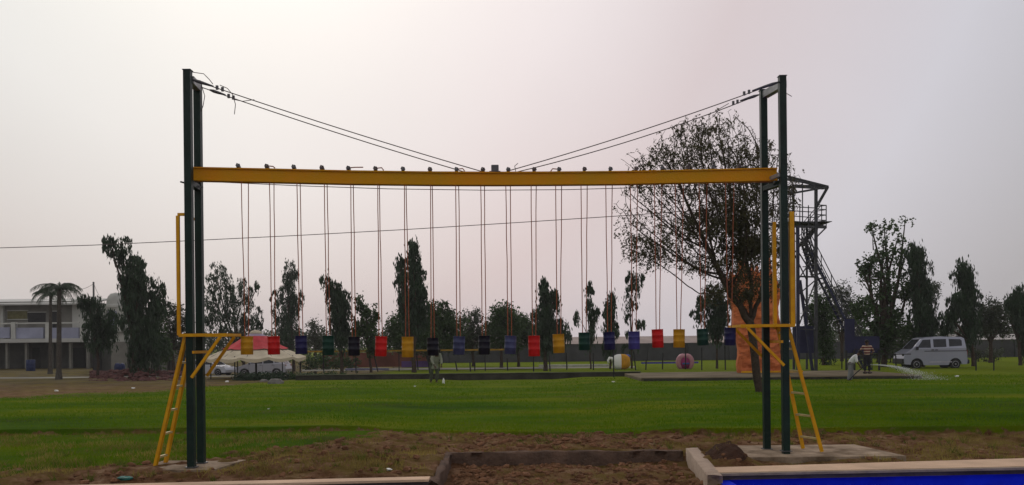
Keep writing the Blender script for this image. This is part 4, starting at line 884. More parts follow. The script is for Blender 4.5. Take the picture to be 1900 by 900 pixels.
# blue drum and sacks
bl_ = mat('blue_plastic', (0.018, 0.028, 0.085), .6)
def drum(u, v, Y, r, h, label):
    g_ = P(u, v, Y); o_ = MB(); o_.lathe((g_.x, Y, 0), [(r*.95, 0), (r, .03), (r, h*.3), (r*1.04, h*.33), (r, h*.36), (r, h*.63), (r*1.04, h*.66), (r, h*.69), (r, h-.04), (r*.93, h), (0, h-.02)], 16); tag(o_.build('drum', bl_, smooth=True), label, 'drum')
drum(57, 690, 68, .33, .9, 'blue plastic drum standing before the dark ground floor')
for i, (u, r_) in enumerate(((219, .28), (227, .22))):
    g_ = P(u, 690, 63); o_ = MB(); o_.blob((g_.x, 63, .32), (r_, .25, .36), i, .12, 8); tag(o_.build('sack', bl_, smooth=True), ('bigger' if i == 0 else 'smaller')+' blue sack leaning by the grey gate pier', 'sack')

# ------------------------------------------------------------------ walls and sheds at the back
dw = mat('dark_grey_boundary_wall', (0.055, 0.056, 0.06), .9, 0, .25, .5, .2, 6)
bw = thing('boundary_wall', 'long dark grey boundary wall behind the far lawn', 'wall', (8, 82, 0))
x0, x1 = P(790, 660, 82).x, P(2150, 660, 82).x
o_ = MB(); o_.box(((x0+x1)/2, 82.1, .8), (x1-x0, .25, 1.6)); o_.build('wall_panel', dw, bw)
o_ = MB(); o_.box(((x0+x1)/2, 82.1, 1.64), (x1-x0, .35, .08)); o_.build('coping', mat('wall_coping', (.10, .09, .085), .9), bw)
for i in range(18):
    x = x0+(i+.5)*(x1-x0)/18; o_ = MB(); o_.box((x, 81.9, .82), (.4, .3, 1.72)); o_.build('pilaster', dw, bw)
shm = mat('brown_shed_wall', (.10, .062, .05), .9, 0, .3, .4); shr = mat('dusty_tin_roof', (.28, .22, .20), .7, 0, .2, .4)
def shed(label, u0, u1, ve, vr, Y, wm, rm, name='shed'):
    t_ = thing(name, label, 'shed', (P((u0+u1)/2, ve, Y).x, Y, 0)); xa, xb = P(u0, ve, Y).x, P(u1, ve, Y).x; um = (u0+u1)/2
    ze, zr = P(um, ve, Y).z, P(um, vr, Y+6).z
    o_ = MB(); o_.box(((xa+xb)/2, Y+4, ze/2-.05), (xb-xa-.4, 7, ze)); o_.build('wall', wm, t_)
    o_ = MB(); o_.prism([(xa, Y, ze), (xa, Y+5, zr), (xa, Y+9, ze), (xa, Y+9, ze-.1), (xa, Y+5, zr-.12), (xa, Y, ze-.1)], (xb-xa, 0, 0)); o_.build('roof', rm, t_)
    return t_
shed('long low brown shed with dusty roof behind the boundary wall', 1040, 1375, 638, 624, 95, shm, shr)
shed('small pale shed roof glimpsed between trees near the centre', 830, 1010, 640, 628, 92, mat('pale_shed_wall', (.16, .14, .13), .9), shr)
shed('pale low building behind the wall at the right edge', 1800, 2100, 634, 619, 95, mat('grey_building_wall', (.15, .14, .135), .9), mat('light_roof', (.36, .34, .33), .7))
# painted low wall
pw = thing('painted_wall', 'low reddish brown painted wall behind the yellow and red cans', 'wall', (P(690, 680, 66).x, 66, 0))
redw = mat('red_brown_wall_paint', (.15, .055, .040), .85, 0, .3, .6); purp = mat('purple_paint', (.09, .05, .16), .8, 0, .3, .8)
o_ = MB(); pbox(o_, 598, 654, 795, 681, 66, .2); o_.build('wall_panel', redw, pw)
o_ = MB(); pbox(o_, 745, 670, 796, 681.5, 65.9, .09); o_.build('skirting', purp, pw)
bp_ = MB(); pbox(bp_, 1165+25, 671.5, 1296, 674.5, 57, .07); tag(bp_.build('blue_pipe', mat('blue_violet_pipe', (.07, .06, .38), .5)), 'blue violet pipe rail lying low between two thin posts', 'pipe')
bp_ = MB(); pbox(bp_, 1000, 676.5, 1130, 680, 63, .5); tag(bp_.build('white_edging', mat('pale_edging', (.42, .42, .38), .8)), 'pale concrete edging strip on the far lawn left of the white play ride', 'edging')
bp_ = MB(); pbox(bp_, 640, 683.5, 720, 687.5, 59, .4); tag(bp_.build('blue_edging', mat('bluish_edging', (.16, .16, .24), .8)), 'bluish concrete edging strip on the far lawn below the red can', 'edging')

# far lawn: thin dark posts, some leaning, and the yellow rail
pm_ = mat('dark_thin_post', (.02, .02, .022), .6)
for u0, v0, u1, v1 in ((693, 655, 702, 690), (773, 655, 776, 688), (793, 655, 799, 705), (845, 670, 849, 689), (872, 672, 873, 690), (881, 672, 881, 689), (941, 665, 942, 688), (990, 660, 990, 690), (1019, 660, 1021, 690), (1051, 655, 1052, 688), (1101, 655, 1101, 689), (1138, 650, 1139, 705), (1176, 652, 1180, 690), (1199, 668, 1198, 689), (1230, 655, 1229, 688), (1272, 640, 1272, 688), (1302, 645, 1302, 690), (1345, 642, 1346, 690), (1562, 655, 1562, 688), (1662, 660, 1663, 690), (1811, 655, 1811, 692), (1844, 662, 1844, 692), (557, 664, 557, 694)):
    Yp = GY(u1, v1); a, b_ = P(u0, v0, Yp), P(u1, v1, Yp); o_ = MB(); o_.tube([b_-Vector((0, 0, .1)), a], .042*Yp/55, 7)
    tag(o_.build('lawn_post', pm_), 'thin dark post standing on the far lawn', 'post', 'thin dark posts on the far lawn')
yr = thing('yellow_rail', 'long thin yellow rail at hip height behind the left cans', 'rail', (P(760, 688, 56).x, 56, 0))
o_ = MB(); o_.bar(P(566, 652.5, 56), P(950, 652.5-4, 56), .09, .10); o_.build('beam', mat('dull_yellow', (.30, .17, .02), .6), yr)
for u in (600, 660, 740, 815, 900): a = P(u, 652, 56); o_ = MB(); o_.tube([(a.x, 56.05, 0), (a.x, 56.05, a.z)], .035, 6); o_.build('support', pm_, yr)

# play rides
def ride1():
    Y = GY(1148, 687.5); c = P(1150, 672, Y); k = Y/F
    t_ = thing('play_ride', 'white and yellow rounded play animal with a curled trunk on the far lawn', 'play ride', (c.x, Y, 0))
    z0 = 0.05; h = 29*k; x0_, x1_ = P(1137, 670, Y).x, P(1168, 670, Y).x; xm = P(1151.5, 670, Y).x
    def half(xa, xb, m_, nm, la):
        o_ = MB(); n_ = 18; vs = []
        secs = 7
        for i in range(secs+1):
            f = i/secs; x = xa+(xb-xa)*f; g = (x-x0_)/(x1_-x0_); s_ = 1-0.42*abs(2*g-1)**3.2
            for j in range(n_):
                a = 2*math.pi*j/n_; ca, sa = math.cos(a), math.sin(a); q = (abs(ca)**3.2+abs(sa)**3.2)**(-1/3.2)
                vs.append((x, Y+.48*q*ca*s_, h*.5+z0+h*.5*q*sa*s_))
        fs = [(i*n_+j, i*n_+(j+1) % n_, (i+1)*n_+(j+1) % n_, (i+1)*n_+j) for i in range(secs) for j in range(n_)]+[tuple(range(n_-1, -1, -1)), tuple(range(secs*n_, secs*n_+n_))]
        o_.add(vs, fs); q_ = o_.build(nm, m_, t_, True); q_['label'] = la
    half(x0_, xm, white, 'body_front', 'white front half'); half(xm, x1_, mat('ride_yellow', (.50, .24, .01), .5), 'body_back', 'yellow back half')
    o_ = MB(); o_.tube([P(1139, 672, Y-.1), P(1135, 665, Y-.2), P(1131, 664, Y-.3), P(1128, 669, Y-.3), P(1129, 674, Y-.3)], [.12, .10, .08, .07, .06], 8); o_.build('trunk', white, t_, True)
    o_ = MB(); o_.blob(P(1164, 660.5, Y), (5.5*k, .2, 3*k), 3, .05, 8); o_.build('blue_cap', mat('ride_blue', (.06, .12, .45), .5), t_, True)
ride1()
def ride2():
    Y = GY(1271, 687); c = P(1271, 673, Y); k = Y/F; pk = mat('ride_pink', (.42, .20, .24), .5, 0, .15, 3); mg = mat('ride_magenta', (.24, .02, .10), .5, 0, .2, 3)
    t_ = thing('play_ride', 'pink apple shaped hollow play ride on the far lawn', 'play ride', (c.x, Y, 0))
    for s_ in (-1, 1):
        o_ = MB(); pts = []; 
        for i in range(13):
            a = math.pi*(-.5+i/12*1.28); pts.append((c.x+s_*(3.0*k+8.5*k*math.cos(a)), Y, 14.0*k+.04+11.0*k*math.sin(a)))
        o_.tube(pts, [.13, .16, .18, .19, .19, .19, .19, .18, .18, .17, .16, .14, .08], 9); o_.build('shell', pk, t_, True)
    o_ = MB(); o_.lathe((c.x, Y+.05, 0.08), [(.0, 0), (.30, .05), (.38, .3), (.33, .6), (.15, .78), (0, .8)], 14, wob=lambda i, j, a: (1+.08*math.cos(5*a), 0)); o_.build('core', mg, t_, True)
    o_ = MB(); o_.box((c.x, Y-.30, 12.5*k), (13*k, .12, 3*k), bev=.03); o_.build('band', mat('ride_band', (.03, .10, .30), .5), t_)
ride2()

# ------------------------------------------------------------------ parasol pavilion
def parasol():
    Y = 46.0; k = Y/F; c = P(475, 665, Y); zr = P(475, 664, Y).z; zm = P(475, 648, Y).z; zt = P(475, 618, Y).z; Rr = 93*k; Rm = 60*k; n = 48
    t_ = thing('parasol', 'big round parasol with red top and cream skirt in front of the cars', 'parasol', (c.x, Y, 0))
    cream = mat('cream_canvas', (.66, .58, .44), .8, 0, .12, 2, transl=.3); red = mat('red_canvas', (.62, .075, .09), .8, 0, .15, 2, transl=.3); lil = mat('lilac_canvas', (.40, .34, .46), .8, 0, .12, 2, transl=.3)
    def rib(a): return abs(math.sin(a*6))
    def w1(i, j, a): s_ = [0.2, .5, .8, 1.0, 1.0, 1.0][min(i, 5)]; return (1-.05*rib(a)*s_, -.10*rib(a)*s_ + (-0.05*rib(a) if i >= 4 else 0))
    o_ = MB(); o_.lathe((c.x, Y, 0), [(Rm*.94, zm), (Rm+(Rr-Rm)*.33, zm-(zm-zr)*.34), (Rm+(Rr-Rm)*.68, zm-(zm-zr)*.66), (Rr, zr+.06), (Rr*1.0, zr-.07)], n, wob=w1)
    o_.f = [f for f in o_.f if len(f) == 4]; o_.build('skirt_canopy', cream, t_, False)
    def w2(i, j, a): return (1-.04*rib(a)*i/4, -.09*rib(a)*i/4)
    prof = [(.22, zt+.02), (Rm*.32, zt-.16), (Rm*.6, zm+(zt-zm)*.46), (Rm*.82, zm+(zt-zm)*.2), (Rm, zm+.05)]
    o_ = MB(); o_.lathe((c.x, Y, 0), prof[1:], n, wob=w2); o_.f = [f for f in o_.f if len(f) == 4]; o_.build('top_canopy', red, t_)
    o_ = MB(); o_.lathe((c.x, Y, 0), prof[:2], n); o_.f = [f for f in o_.f if len(f) == 4]; o_.build('crown_canopy', lil, t_)
    o_ = MB(); o_.lathe((c.x, Y, zt), [(.34, -.06), (.29, .06), (.18, .13), (.0, .16)], 18); o_.build('cap', cream, t_, True)
    o_ = MB(); o_.lathe((c.x, Y, 0), [(Rm*1.0, zm+.045), (Rm*1.01, zm-.02)], n, wob=lambda i, j, a: (1-.03*rib(a), -.05*rib(a))); o_.f = [f for f in o_.f if len(f) == 4]; o_.build('trim', mat('brown_trim', (.10, .06, .04), .8), t_)
    o_ = MB(); o_.tube([(c.x, Y, 0), (c.x, Y, zt)], .055, 8); o_.build('pole', pm_, t_)
    for i in range(12):
        a = i*math.pi/6+.1; o_ = MB(); o_.tube([(c.x, Y, zt-.06), (c.x+Rm*.97*math.cos(a), Y+Rm*.97*math.sin(a), zm-.04), (c.x+Rr*.96*math.cos(a), Y+Rr*.96*math.sin(a), zr-.02)], .018, 4); o_.build('rib', pm_, t_)
    for a in (-.35, -1.75, 3.6, 1.2, 2.3, .2):
        x, y = c.x+Rr*.86*math.cos(a), Y+Rr*.86*math.sin(a); o_ = MB(); o_.tube([(x, y, 0), (x, y, zr+.12)], .03, 6); o_.build('support', pm_, t_)
parasol()

# ------------------------------------------------------------------ cars
def arc(cx, cz, r, n=9, a0=180, a1=0): return [(cx+r*math.cos(R(a0+(a1-a0)*i/n)), cz+r*math.sin(R(a0+(a1-a0)*i/n))) for i in range(n+1)]
def wheel(t_, x, y, r, wd, s_):
    w_ = bpy.data.objects.new('wheel', None); COL.objects.link(w_); w_.parent = t_; w_.matrix_parent_inverse = Matrix.Identity(4)
    def lat(prof, m_, nm, n=24):
        o_ = MB(); vs = []
        for (rr, yy) in prof:
            for j in range(n): a = 2*math.pi*j/n; vs.append((x+rr*math.cos(a), y+yy*s_, r+rr*math.sin(a)))
        fs = [(i*n+j, i*n+(j+1) % n, (i+1)*n+(j+1) % n, (i+1)*n+j) for i in range(len(prof)-1) for j in range(n)]; fs.append(tuple(range((len(prof)-1)*n, len(prof)*n)))
        o_.add(vs, fs); q_ = o_.build(nm, m_); q_.parent = w_
    lat([(r*.3, wd/2), (r*.95, wd/2), (r, wd*.3), (r, -wd*.3), (r*.95, -wd/2), (r*.62, -wd/2)], black, 'tyre')
    lat([(r*.62, -wd/2-.002), (r*.56, -wd/2-.012), (r*.50, -wd/2+.02), (r*.16, -wd/2+.005), (r*.12, -wd/2-.015)], hub, 'rim')
def car(label, name, loc, rz, paint, lower, upper, wins, wheels, wd, wr, zb, taper, extras=None, cat='car'):
    """side profile faces -Y at y=-wd/2; +x forward is the left of the photo after rotation"""
    t_ = thing(name, label, cat, loc); t_.rotation_euler.z = rz
    def part(mbx, nm, m_, smooth=False): q_ = mbx.build(nm, m_, None, smooth); q_.parent = t_; return q_
    hw = wd/2; bv = .05
    # lower body: three slices give rounded sides
    o_ = MB(); k = len(lower)
    cxx = sum(p[0] for p in lower)/k; czz = .6
    rows_ = [(-hw+.0, .985), (-hw+bv, 1.0), (hw-bv, 1.0), (hw, .985)]; vs = []
    for y, s_ in rows_:
        for x, z in lower:
            vs.append((cxx+(x-cxx)*s_, y, z if z < .45 else czz+(z-czz)*s_))
    fs = [tuple(range(k)), tuple(range(4*k-1, 3*k-1, -1))]
    for r_ in range(3): fs += [(r_*k+i, (r_+1)*k+i, (r_+1)*k+(i+1) % k, r_*k+(i+1) % k) for i in range(k)]
    o_.add(vs, fs); part(o_, 'body', paint)
    def yh(z): return hw-.03-(z-zb)*taper
    o_ = MB(); k = len(upper); vs = [(x, -yh(z), z) for x, z in upper]+[(x, yh(z), z) for x, z in upper]
    # rounded roof edges: an extra pair of rows
    vs2 = [(x, -yh(z)+.10, z+(.025 if z > zb+.3 else 0)) for x, z in upper]; vs3 = [(x, yh(z)-.10, z+(.025 if z > zb+.3 else 0)) for x, z in upper]
    allr = [vs[:k], vs2, vs3, vs[k:]]; pts = [p for r_ in allr for p in r_]
    fs = [tuple(range(k)), tuple(range(4*k-1, 3*k-1, -1))]
    for r_ in range(3): fs += [(r_*k+i, (r_+1)*k+i, (r_+1)*k+(i+1) % k, r_*k+(i+1) % k) for i in range(k)]
    o_.add(pts, fs); part(o_, 'roof', paint)
    for s_ in (-1, 1):
        for w_ in wins:
            o_ = MB(); o_.prism([(x, s_*(yh(z)+.006), z) for x, z in w_], (0, -s_*.02, 0)); part(o_, 'window', glass)
    (xa, za), (xb, zb2) = upper[0], upper[1]
    def pane(f0, f1, inset, nm):
        (xa, za), (xb, zc) = f0, f1; dx, dz = xb-xa, zc-za; L_ = math.hypot(dx, dz); nx_, nz_ = -dz/L_, dx/L_
        if nz_ < 0: nx_, nz_ = -nx_, -nz_
        a = (xa+dx*.08, za+dz*.08); b_ = (xa+dx*.90, za+dz*.90); o_ = MB(); e_ = .012
        pts = [(a[0]+nx_*e_, -yh(a[1])+inset, a[1]+nz_*e_), (a[0]+nx_*e_, yh(a[1])-inset, a[1]+nz_*e_), (b_[0]+nx_*e_, yh(b_[1])-inset-.03, b_[1]+nz_*e_+.02), (b_[0]+nx_*e_, -yh(b_[1])+inset+.03, b_[1]+nz_*e_+.02)]
        o_.prism(pts, (-nx_*.01, 0, -nz_*.01)); part(o_, nm, glass)
    pane(upper[0], upper[1], .12, 'windscreen'); pane(upper[-1], upper[-2], .16, 'rear_window')
    for x in wheels:
        for s_ in (-1, 1): wheel(t_, x, s_*(hw-.11), wr, .19, 1 if s_ < 0 else -1)
    for x in wheels:
        o_ = MB(); o_.box((x, 0, wr+.02), (wr*2.1, wd-.46, wr*1.3)); part(o_, 'wheel_well', black)
    if extras: extras(part, t_)
    return t_
# van: facing -x (front at low x)
vl = [(-1.84, .30), (-1.87, .55), (-1.80, .92), (-1.30, 1.20), (1.72, 1.22), (1.80, 1.0), (1.83, .45), (1.80, .28)]+arc(1.12, .28, .36, 9, 0, 180)+[(.70, .24), (-.68, .24)]+arc(-1.12, .28, .37, 9, 0, 180)
vu = [(-1.36, 1.17), (-.78, 1.76), (-.55, 1.82), (.4, 1.86), (1.55, 1.83), (1.68, 1.76), (1.76, 1.17)]
vw = [[(-1.06, 1.24), (-.72, 1.70), (-.28, 1.72), (-.28, 1.24)], [(-.12, 1.26), (-.12, 1.73), (.62, 1.74), (.62, 1.28)], [(.78, 1.30), (.78, 1.74), (1.44, 1.72), (1.52, 1.64), (1.52, 1.34)]]
def vx(part, t_):
    for s_ in (-1, 1):
        y = s_*.715
        o_ = MB(); o_.box((.55, y, 1.05), (2.45, .03, .035)); part(o_, 'slide_rail', trimm)
        o_ = MB(); o_.box((.25, y, .42), (1.3, .03, .05)); part(o_, 'side_moulding', mat('pale_trim', (.40, .38, .45), .5))
        for x in (-.20, .02): o_ = MB(); o_.box((x, y, 1.12), (.15, .05, .04), bev=.01); part(o_, 'door_handle', trimm)
        for x in (-.20, .70, -1.1): o_ = MB(); o_.box((x, s_*.7025, .78), (.012, .012, .74)); part(o_, 'door_gap', trimm)
        o_ = MB(); o_.box((-1.12, s_*.80, 1.22), (.10, .16, .20), bev=.03); part(o_, 'wing_mirror', trimm)
        o_ = MB(); o_.box((-1.79, s_*.52, .84), (.10, .26, .15), bev=.04); part(o_, 'headlight', glass)
        o_ = MB(); o_.box((1.80, s_*.62, .95), (.06, .12, .3), bev=.02); part(o_, 'tail_light', mat('tail_red', (.2, .01, .01), .3))
    o_ = MB(); o_.box((-1.86, 0, .48), (.14, 1.36, .30), bev=.05); part(o_, 'front_bumper', trimm)
    o_ = MB(); o_.box((1.88, 0, .42), (.14, 1.36, .24), bev=.05); part(o_, 'rear_bumper', trimm)
VY = 50.0
vc = P(1731, 690, VY)
car('silver blue minivan with dark windows parked on the road at right', 'minivan', (vc.x, VY+.3, .05), 0, silver, vl, vu, vw, (-1.12, 1.12), 1.42, .29, 1.18, .16, vx, 'van')
# hatchback
hl = [(-1.80, .28), (-1.88, .50), (-1.80, .72), (-1.05, .98), (1.60, 1.02), (1.80, .95), (1.86, .55), (1.80, .28)]+arc(1.18, .28, .36, 9, 0, 180)+[(.75, .20), (-.80, .20)]+arc(-1.20, .28, .36, 9, 0, 180)
hu = [(-1.08, .94), (-.40, 1.42), (-.1, 1.50), (.9, 1.51), (1.40, 1.42), (1.72, .96)]
hw_ = [[(-.78, 1.02), (-.30, 1.38), (.12, 1.42), (.12, 1.02)], [(.20, 1.02), (.20, 1.43), (.85, 1.43), (.95, 1.04)], [(1.03, 1.08), (.95, 1.42), (1.20, 1.36), (1.38, 1.10)]]
def cx(part, t_):
    for s_ in (-1, 1):
        for x in (.02, .9): o_ = MB(); o_.box((x, s_*.825, .90), (.14, .05, .035), bev=.01); part(o_, 'door_handle', trimm)
        for x in (-.85, .16, 1.0): o_ = MB(); o_.box((x, s_*.8205, .62), (.012, .012, .6)); part(o_, 'door_gap', trimm)
        o_ = MB(); o_.box((-.80, s_*.90, 1.02), (.10, .16, .12), bev=.03); part(o_, 'wing_mirror', trimm)
        o_ = MB(); o_.box((-1.70, s_*.60, .74), (.26, .30, .12), bev=.04); part(o_, 'headlight', glass)
        o_ = MB(); o_.box((1.78, s_*.66, .86), (.12, .22, .16), bev=.03); part(o_, 'tail_light', mat('tail_red', (.2, .01, .01), .3))
    o_ = MB(); o_.box((-1.86, 0, .42), (.08, .95, .16), bev=.02); part(o_, 'grille', trimm)
CY = 72; c1 = P(490, 698, CY)
car('pale lilac hatchback parked under the parasol, right of the white sedan', 'parked_car', (c1.x, CY, -.68), R(-4), scar, hl, hu, hw_, (-1.2, 1.18), 1.65, .29, .95, .22, cx).scale = (1.15, 1, 1)
c2 = P(388, 698, 73)
# sedan facing right-ish (mirror by rotating 180)
sl_ = [(-2.08, .28), (-2.15, .50), (-2.05, .70), (-1.15, .92), (1.35, .96), (2.02, .92), (2.10, .55), (2.04, .28)]+arc(1.28, .28, .37, 9, 0, 180)+[(.85, .20), (-.95, .20)]+arc(-1.36, .28, .37, 9, 0, 180)
su = [(-1.18, .88), (-.48, 1.36), (-.1, 1.44), (.70, 1.43), (1.05, 1.36), (1.62, .92)]
sw_ = [[(-.86, .96), (-.36, 1.32), (.06, 1.36), (.06, .96)], [(.14, .96), (.14, 1.36), (.70, 1.36), (1.15, 1.0)]]
car('white sedan parked at the left, seen between the left posts and the parasol', 'parked_car', (c2.x, 73, -.68), R(180-14), wcar, sl_, su, sw_, (-1.36, 1.28), 1.66, .30, .90, .24, cx)

# ------------------------------------------------------------------ orange climbing wall behind the big tree
def climbwall():
    Y = 41.0; outl = [(1354, 500), (1353, 515), (1352, 535), (1364, 610), (1372, 692), (1452, 692), (1448, 600), (1444, 520), (1442, 500)]
    t_ = thing('climbing_wall', 'tall crinkled orange sheeting wall behind the trunk of the big tree', 'climbing wall', (P(1410, 690, Y).x, Y, .28))
    om = mat('orange_sheet', (.42, .11, .035), .8, 0, .3, 1.0, .9, 2.2, .2, col2=(.58, .17, .06))
    nz_, nx2 = 60, 26; vs = []; lf = sorted([(v, u) for u, v in outl[:5]]); rt_ = sorted([(v, u) for u, v in outl[5:]])
    for i in range(nz_+1):
        v = 500+192*i/nz_; ul = np.interp(v, [a for a, _ in lf], [b for _, b in lf]); ur = np.interp(v, [a for a, _ in rt_], [b for _, b in rt_])
        for j in range(nx2+1):
            p = P(ul+(ur-ul)*j/nx2+2.5*math.sin(v*.09+j*.1), v+(14*(math.sin(j*.8)+math.sin(j*1.9+1)) if i == 0 else 0)*1.0+(max(0, 1-i/7)*10*math.sin(j*.55)), Y); p.y += .18*(fbm(np.array(p.x), np.array(p.z), 1.2, 5)-.5)+.34*(fbm(np.array(p.x+p.z), np.array(p.z-p.x*.5), 3.0, 9)-.5); vs.append(p)
    m_ = len(vs); vs += [Vector((p.x, p.y+.3, p.z)) for p in vs]; w2 = nx2+1
    fs = [(i*w2+j+1, i*w2+j, (i+1)*w2+j, (i+1)*w2+j+1) for i in range(nz_) for j in range(nx2)]; fs += [tuple(q+m_ for q in reversed(f)) for f in fs]
    edge = [j for j in range(w2)]+[(i+1)*w2-1 for i in range(1, nz_+1)]+[nz_*w2+j for j in range(nx2-1, -1, -1)]+[i*w2 for i in range(nz_-1, 0, -1)]
    for a, b_ in zip(edge, edge[1:]+edge[:1]): fs.append((a, b_, b_+m_, a+m_))
    o_ = MB(); o_.add(vs, fs); o_.build('sheet', om, t_)
    o_ = MB(); a, b_ = P(1376, 694, Y-.25), P(1490, 694, Y-.25); o_.bar((a.x, Y-.22, .33), (b_.x, Y-.22, .33), .1, .08); o_.build('base_beam', yellow, t_)
climbwall()

# ------------------------------------------------------------------ steel lookout tower
def tower():
    Y = 49.0; t_ = thing('lookout_tower', 'tall grey steel lookout tower with open deck, roof frame and zigzag stairs', 'tower', (P(1490, 692, Y).x, Y, 0))
    gs = mat('grey_steel_frame', (.045, .047, .055), .6, .2, .3, 3); bs = mat('blue_steel_frame', (.022, .025, .060), .6, 0, .3, 3); bp2 = mat('blue_panel', (.020, .021, .062), .7, 0, .3, .8)
    def bars(nm, segs, wd, m_=gs, la=None):
        o_ = MB()
        for (ua, va, ya), (ub, vb_, yb) in segs: o_.bar(P(ua, va, Y+ya), P(ub, vb_, Y+yb), wd)
        q_ = o_.build(nm, m_, t_); return q_
    g0 = lambda u, y: (u, H(u)+CH*F/(Y+y), y)
    for (ut, vt, ub, y, wd, m_) in ((1514, 346, 1514, -1.2, .15, gs), (1480, 420, 1481, -1.2, .16, bs), (1472, 352, 1473, 1.3, .12, gs), (1497, 420, 1497, 1.3, .10, gs)):
        bars('leg', [((ut, vt, y), g0(ub, y))], wd, m_)
    bars('raking_leg', [((1484, 520, -1.0), g0(1508, -1.0))], .14, bs)
    # roof frame: a flat flared star of beams
    bars('roof_frame', [((1425, 318, -.5), (1536, 346, -1.6)), ((1440, 330, 1.5), (1536, 346, -1.6)), ((1462, 360, -1.6), (1536, 347, -1.6)), ((1476, 344, 0), (1536, 346, -1.6)), ((1462, 346, -1.2), (1528, 350, 1.2)), ((1440, 356, -1.4), (1478, 343, .6)), ((1462, 330, .6), (1530, 349, .6)), ((1476, 344, .6), (1464, 360, -1.6)), ((1528, 350, 1.2), (1536, 346, -1.6))], .10)
    bars('roof_strut', [((1536, 347, -1.6), (1515, 384, -1.2))], .12)
    bars('deck', [((1440, 419, -1.2), (1532, 422, -1.2)), ((1440, 420, 1.2), (1530, 420, 1.2)), ((1532, 422, -1.2), (1530, 420, 1.2)), ((1485, 420.5, -1.2), (1485, 420, 1.2))], .12)
    o_ = MB(); a, b_ = P(1440, 419, Y), P(1530, 420, Y); o_.box(((a.x+b_.x)/2, Y, a.z+.06), (b_.x-a.x, 2.3, .03)); o_.build('deck_plate', gs, t_)
    bars('deck_brace', [((1532, 423, -1.2), (1515, 440, -1.2))], .07)
    rs = []
    for dv in (0, 8, 18, 28): rs += [((1460, 383+dv*.95, -1.2), (1514, 386+dv, -1.2)), ((1514, 380+dv*1.0, -1.2), (1533, 381+dv, -.9)), ((1533, 381+dv, -.9), (1514, 384+dv, 1.1))]
    for u in (1484, 1500, 1533): rs.append(((u, 381, -1.2 if u < 1530 else -.9), (u, 421, -1.2 if u < 1530 else -.9)))
    bars('railing', rs, .045)
    bars('hanging_rod', [((1489, 336, .2), (1489, 420, .2))], .05)
    # stairs: upper flight hanging at the deck, lower long flight to the right
    def flight(p0, p1, nst, wd2, nm='stair_flight'):
        f_ = bpy.data.objects.new(nm, None); COL.objects.link(f_); f_.parent = t_; f_.matrix_parent_inverse = Matrix.Translation(-Vector(t_.location))
        A, B = Vector(p0), Vector(p1)
        for dy in (-wd2/2, wd2/2):
            o_ = MB(); d_ = Vector((0, dy, 0)); o_.bar(A+d_, B+d_, .05, .12); o_.build('stringer', bs if nst > 12 else gs, f_)
            o_ = MB()
            for hh in (.5, 1.0): o_.bar(A+d_+Vector((0, 0, hh)), B+d_+Vector((0, 0, hh)), .04)
            m2_ = max(3, nst//4)
            for i in range(m2_+1): q = A.lerp(B, i/m2_)+d_; o_.bar(q, q+Vector((0, 0, 1.0)), .04)
            o_.build('handrail', gs, f_)
        for i in range(nst): q = A.lerp(B, (i+.5)/nst); o_ = MB(); o_.box(q, (.24, wd2, .04)); o_.build('step', gs, f_)
    flight(P(1520, 415, Y-.3), P(1486, 455, Y-.3), 8, .8)
    flight(P(1492, 452, Y+.4), P(1512, 512, Y+.4), 10, .8)
    flight(P(1500, 470, Y-.5), P(1612, 690, Y-.5), 26, .9)
    bars('landing', [((1483, 513, -1), (1512, 514, -1)), ((1483, 513, 1), (1512, 514, 1)), ((1498, 513.5, -1), (1498, 513.5, 1)), ((1480, 513, -1.2), (1484, 513, 1.2))], .09)
    bars('lattice_brace', [((1483, 545, -1), (1513, 520, -1)), ((1483, 470, -1.2), (1514, 520, -1.2)), ((1514, 470, -1.2), (1480, 520, -1.2)), ((1480, 520, -1.2), (1514, 610, -1.2)), ((1514, 520, -1.2), (1480, 610, -1.2)), ((1496, 470, -1.2), (1496, 470, 1.2)), ((1494, 495, -1.2), (1490, 495, 1.2)), ((1473, 470, 1.2), (1497, 520, 1.2)), ((1480, 610, -1.2), (1514, 612, -1.2)), ((1473, 430, 1.2), (1508, 470, 1.2)), ((1508, 430, 1.2), (1473, 470, 1.2))], .06)
    o_ = MB(); pbox(o_, 1474, 605, 1510, 655, Y+.2, .08); q_ = o_.build('panel', bp2, t_)
    # dark tall sign strip with pale upright lettering strokes
    s_ = thing('vertical_banner', 'narrow dark banner with small pale lettering down it, on the tower', 'banner', P(1468, 470, Y-1.6))
    o_ = MB(); pbox(o_, 1459, 425, 1476, 600, Y-1.62, .05); o_.build('cloth', mat('banner_cloth', (.035, .025, .06), .8), s_)
    o_ = MB(); rnd = random.Random(3); v = 432
    for i in range(9):
        for j in range(3):
            a = (1463+rnd.uniform(0, 6), v+rnd.uniform(0, 3)); b_ = (a[0]+rnd.choice((-2.2, 2.6, 0.4)), a[1]+rnd.uniform(.5, 2.6)); o_.bar(P(a[0], a[1], Y-1.66), P(b_[0], b_[1], Y-1.66), .035, .03)
        v += 4.0 if i != 6 else 60
    o_.build('lettering', white, s_)
tower()
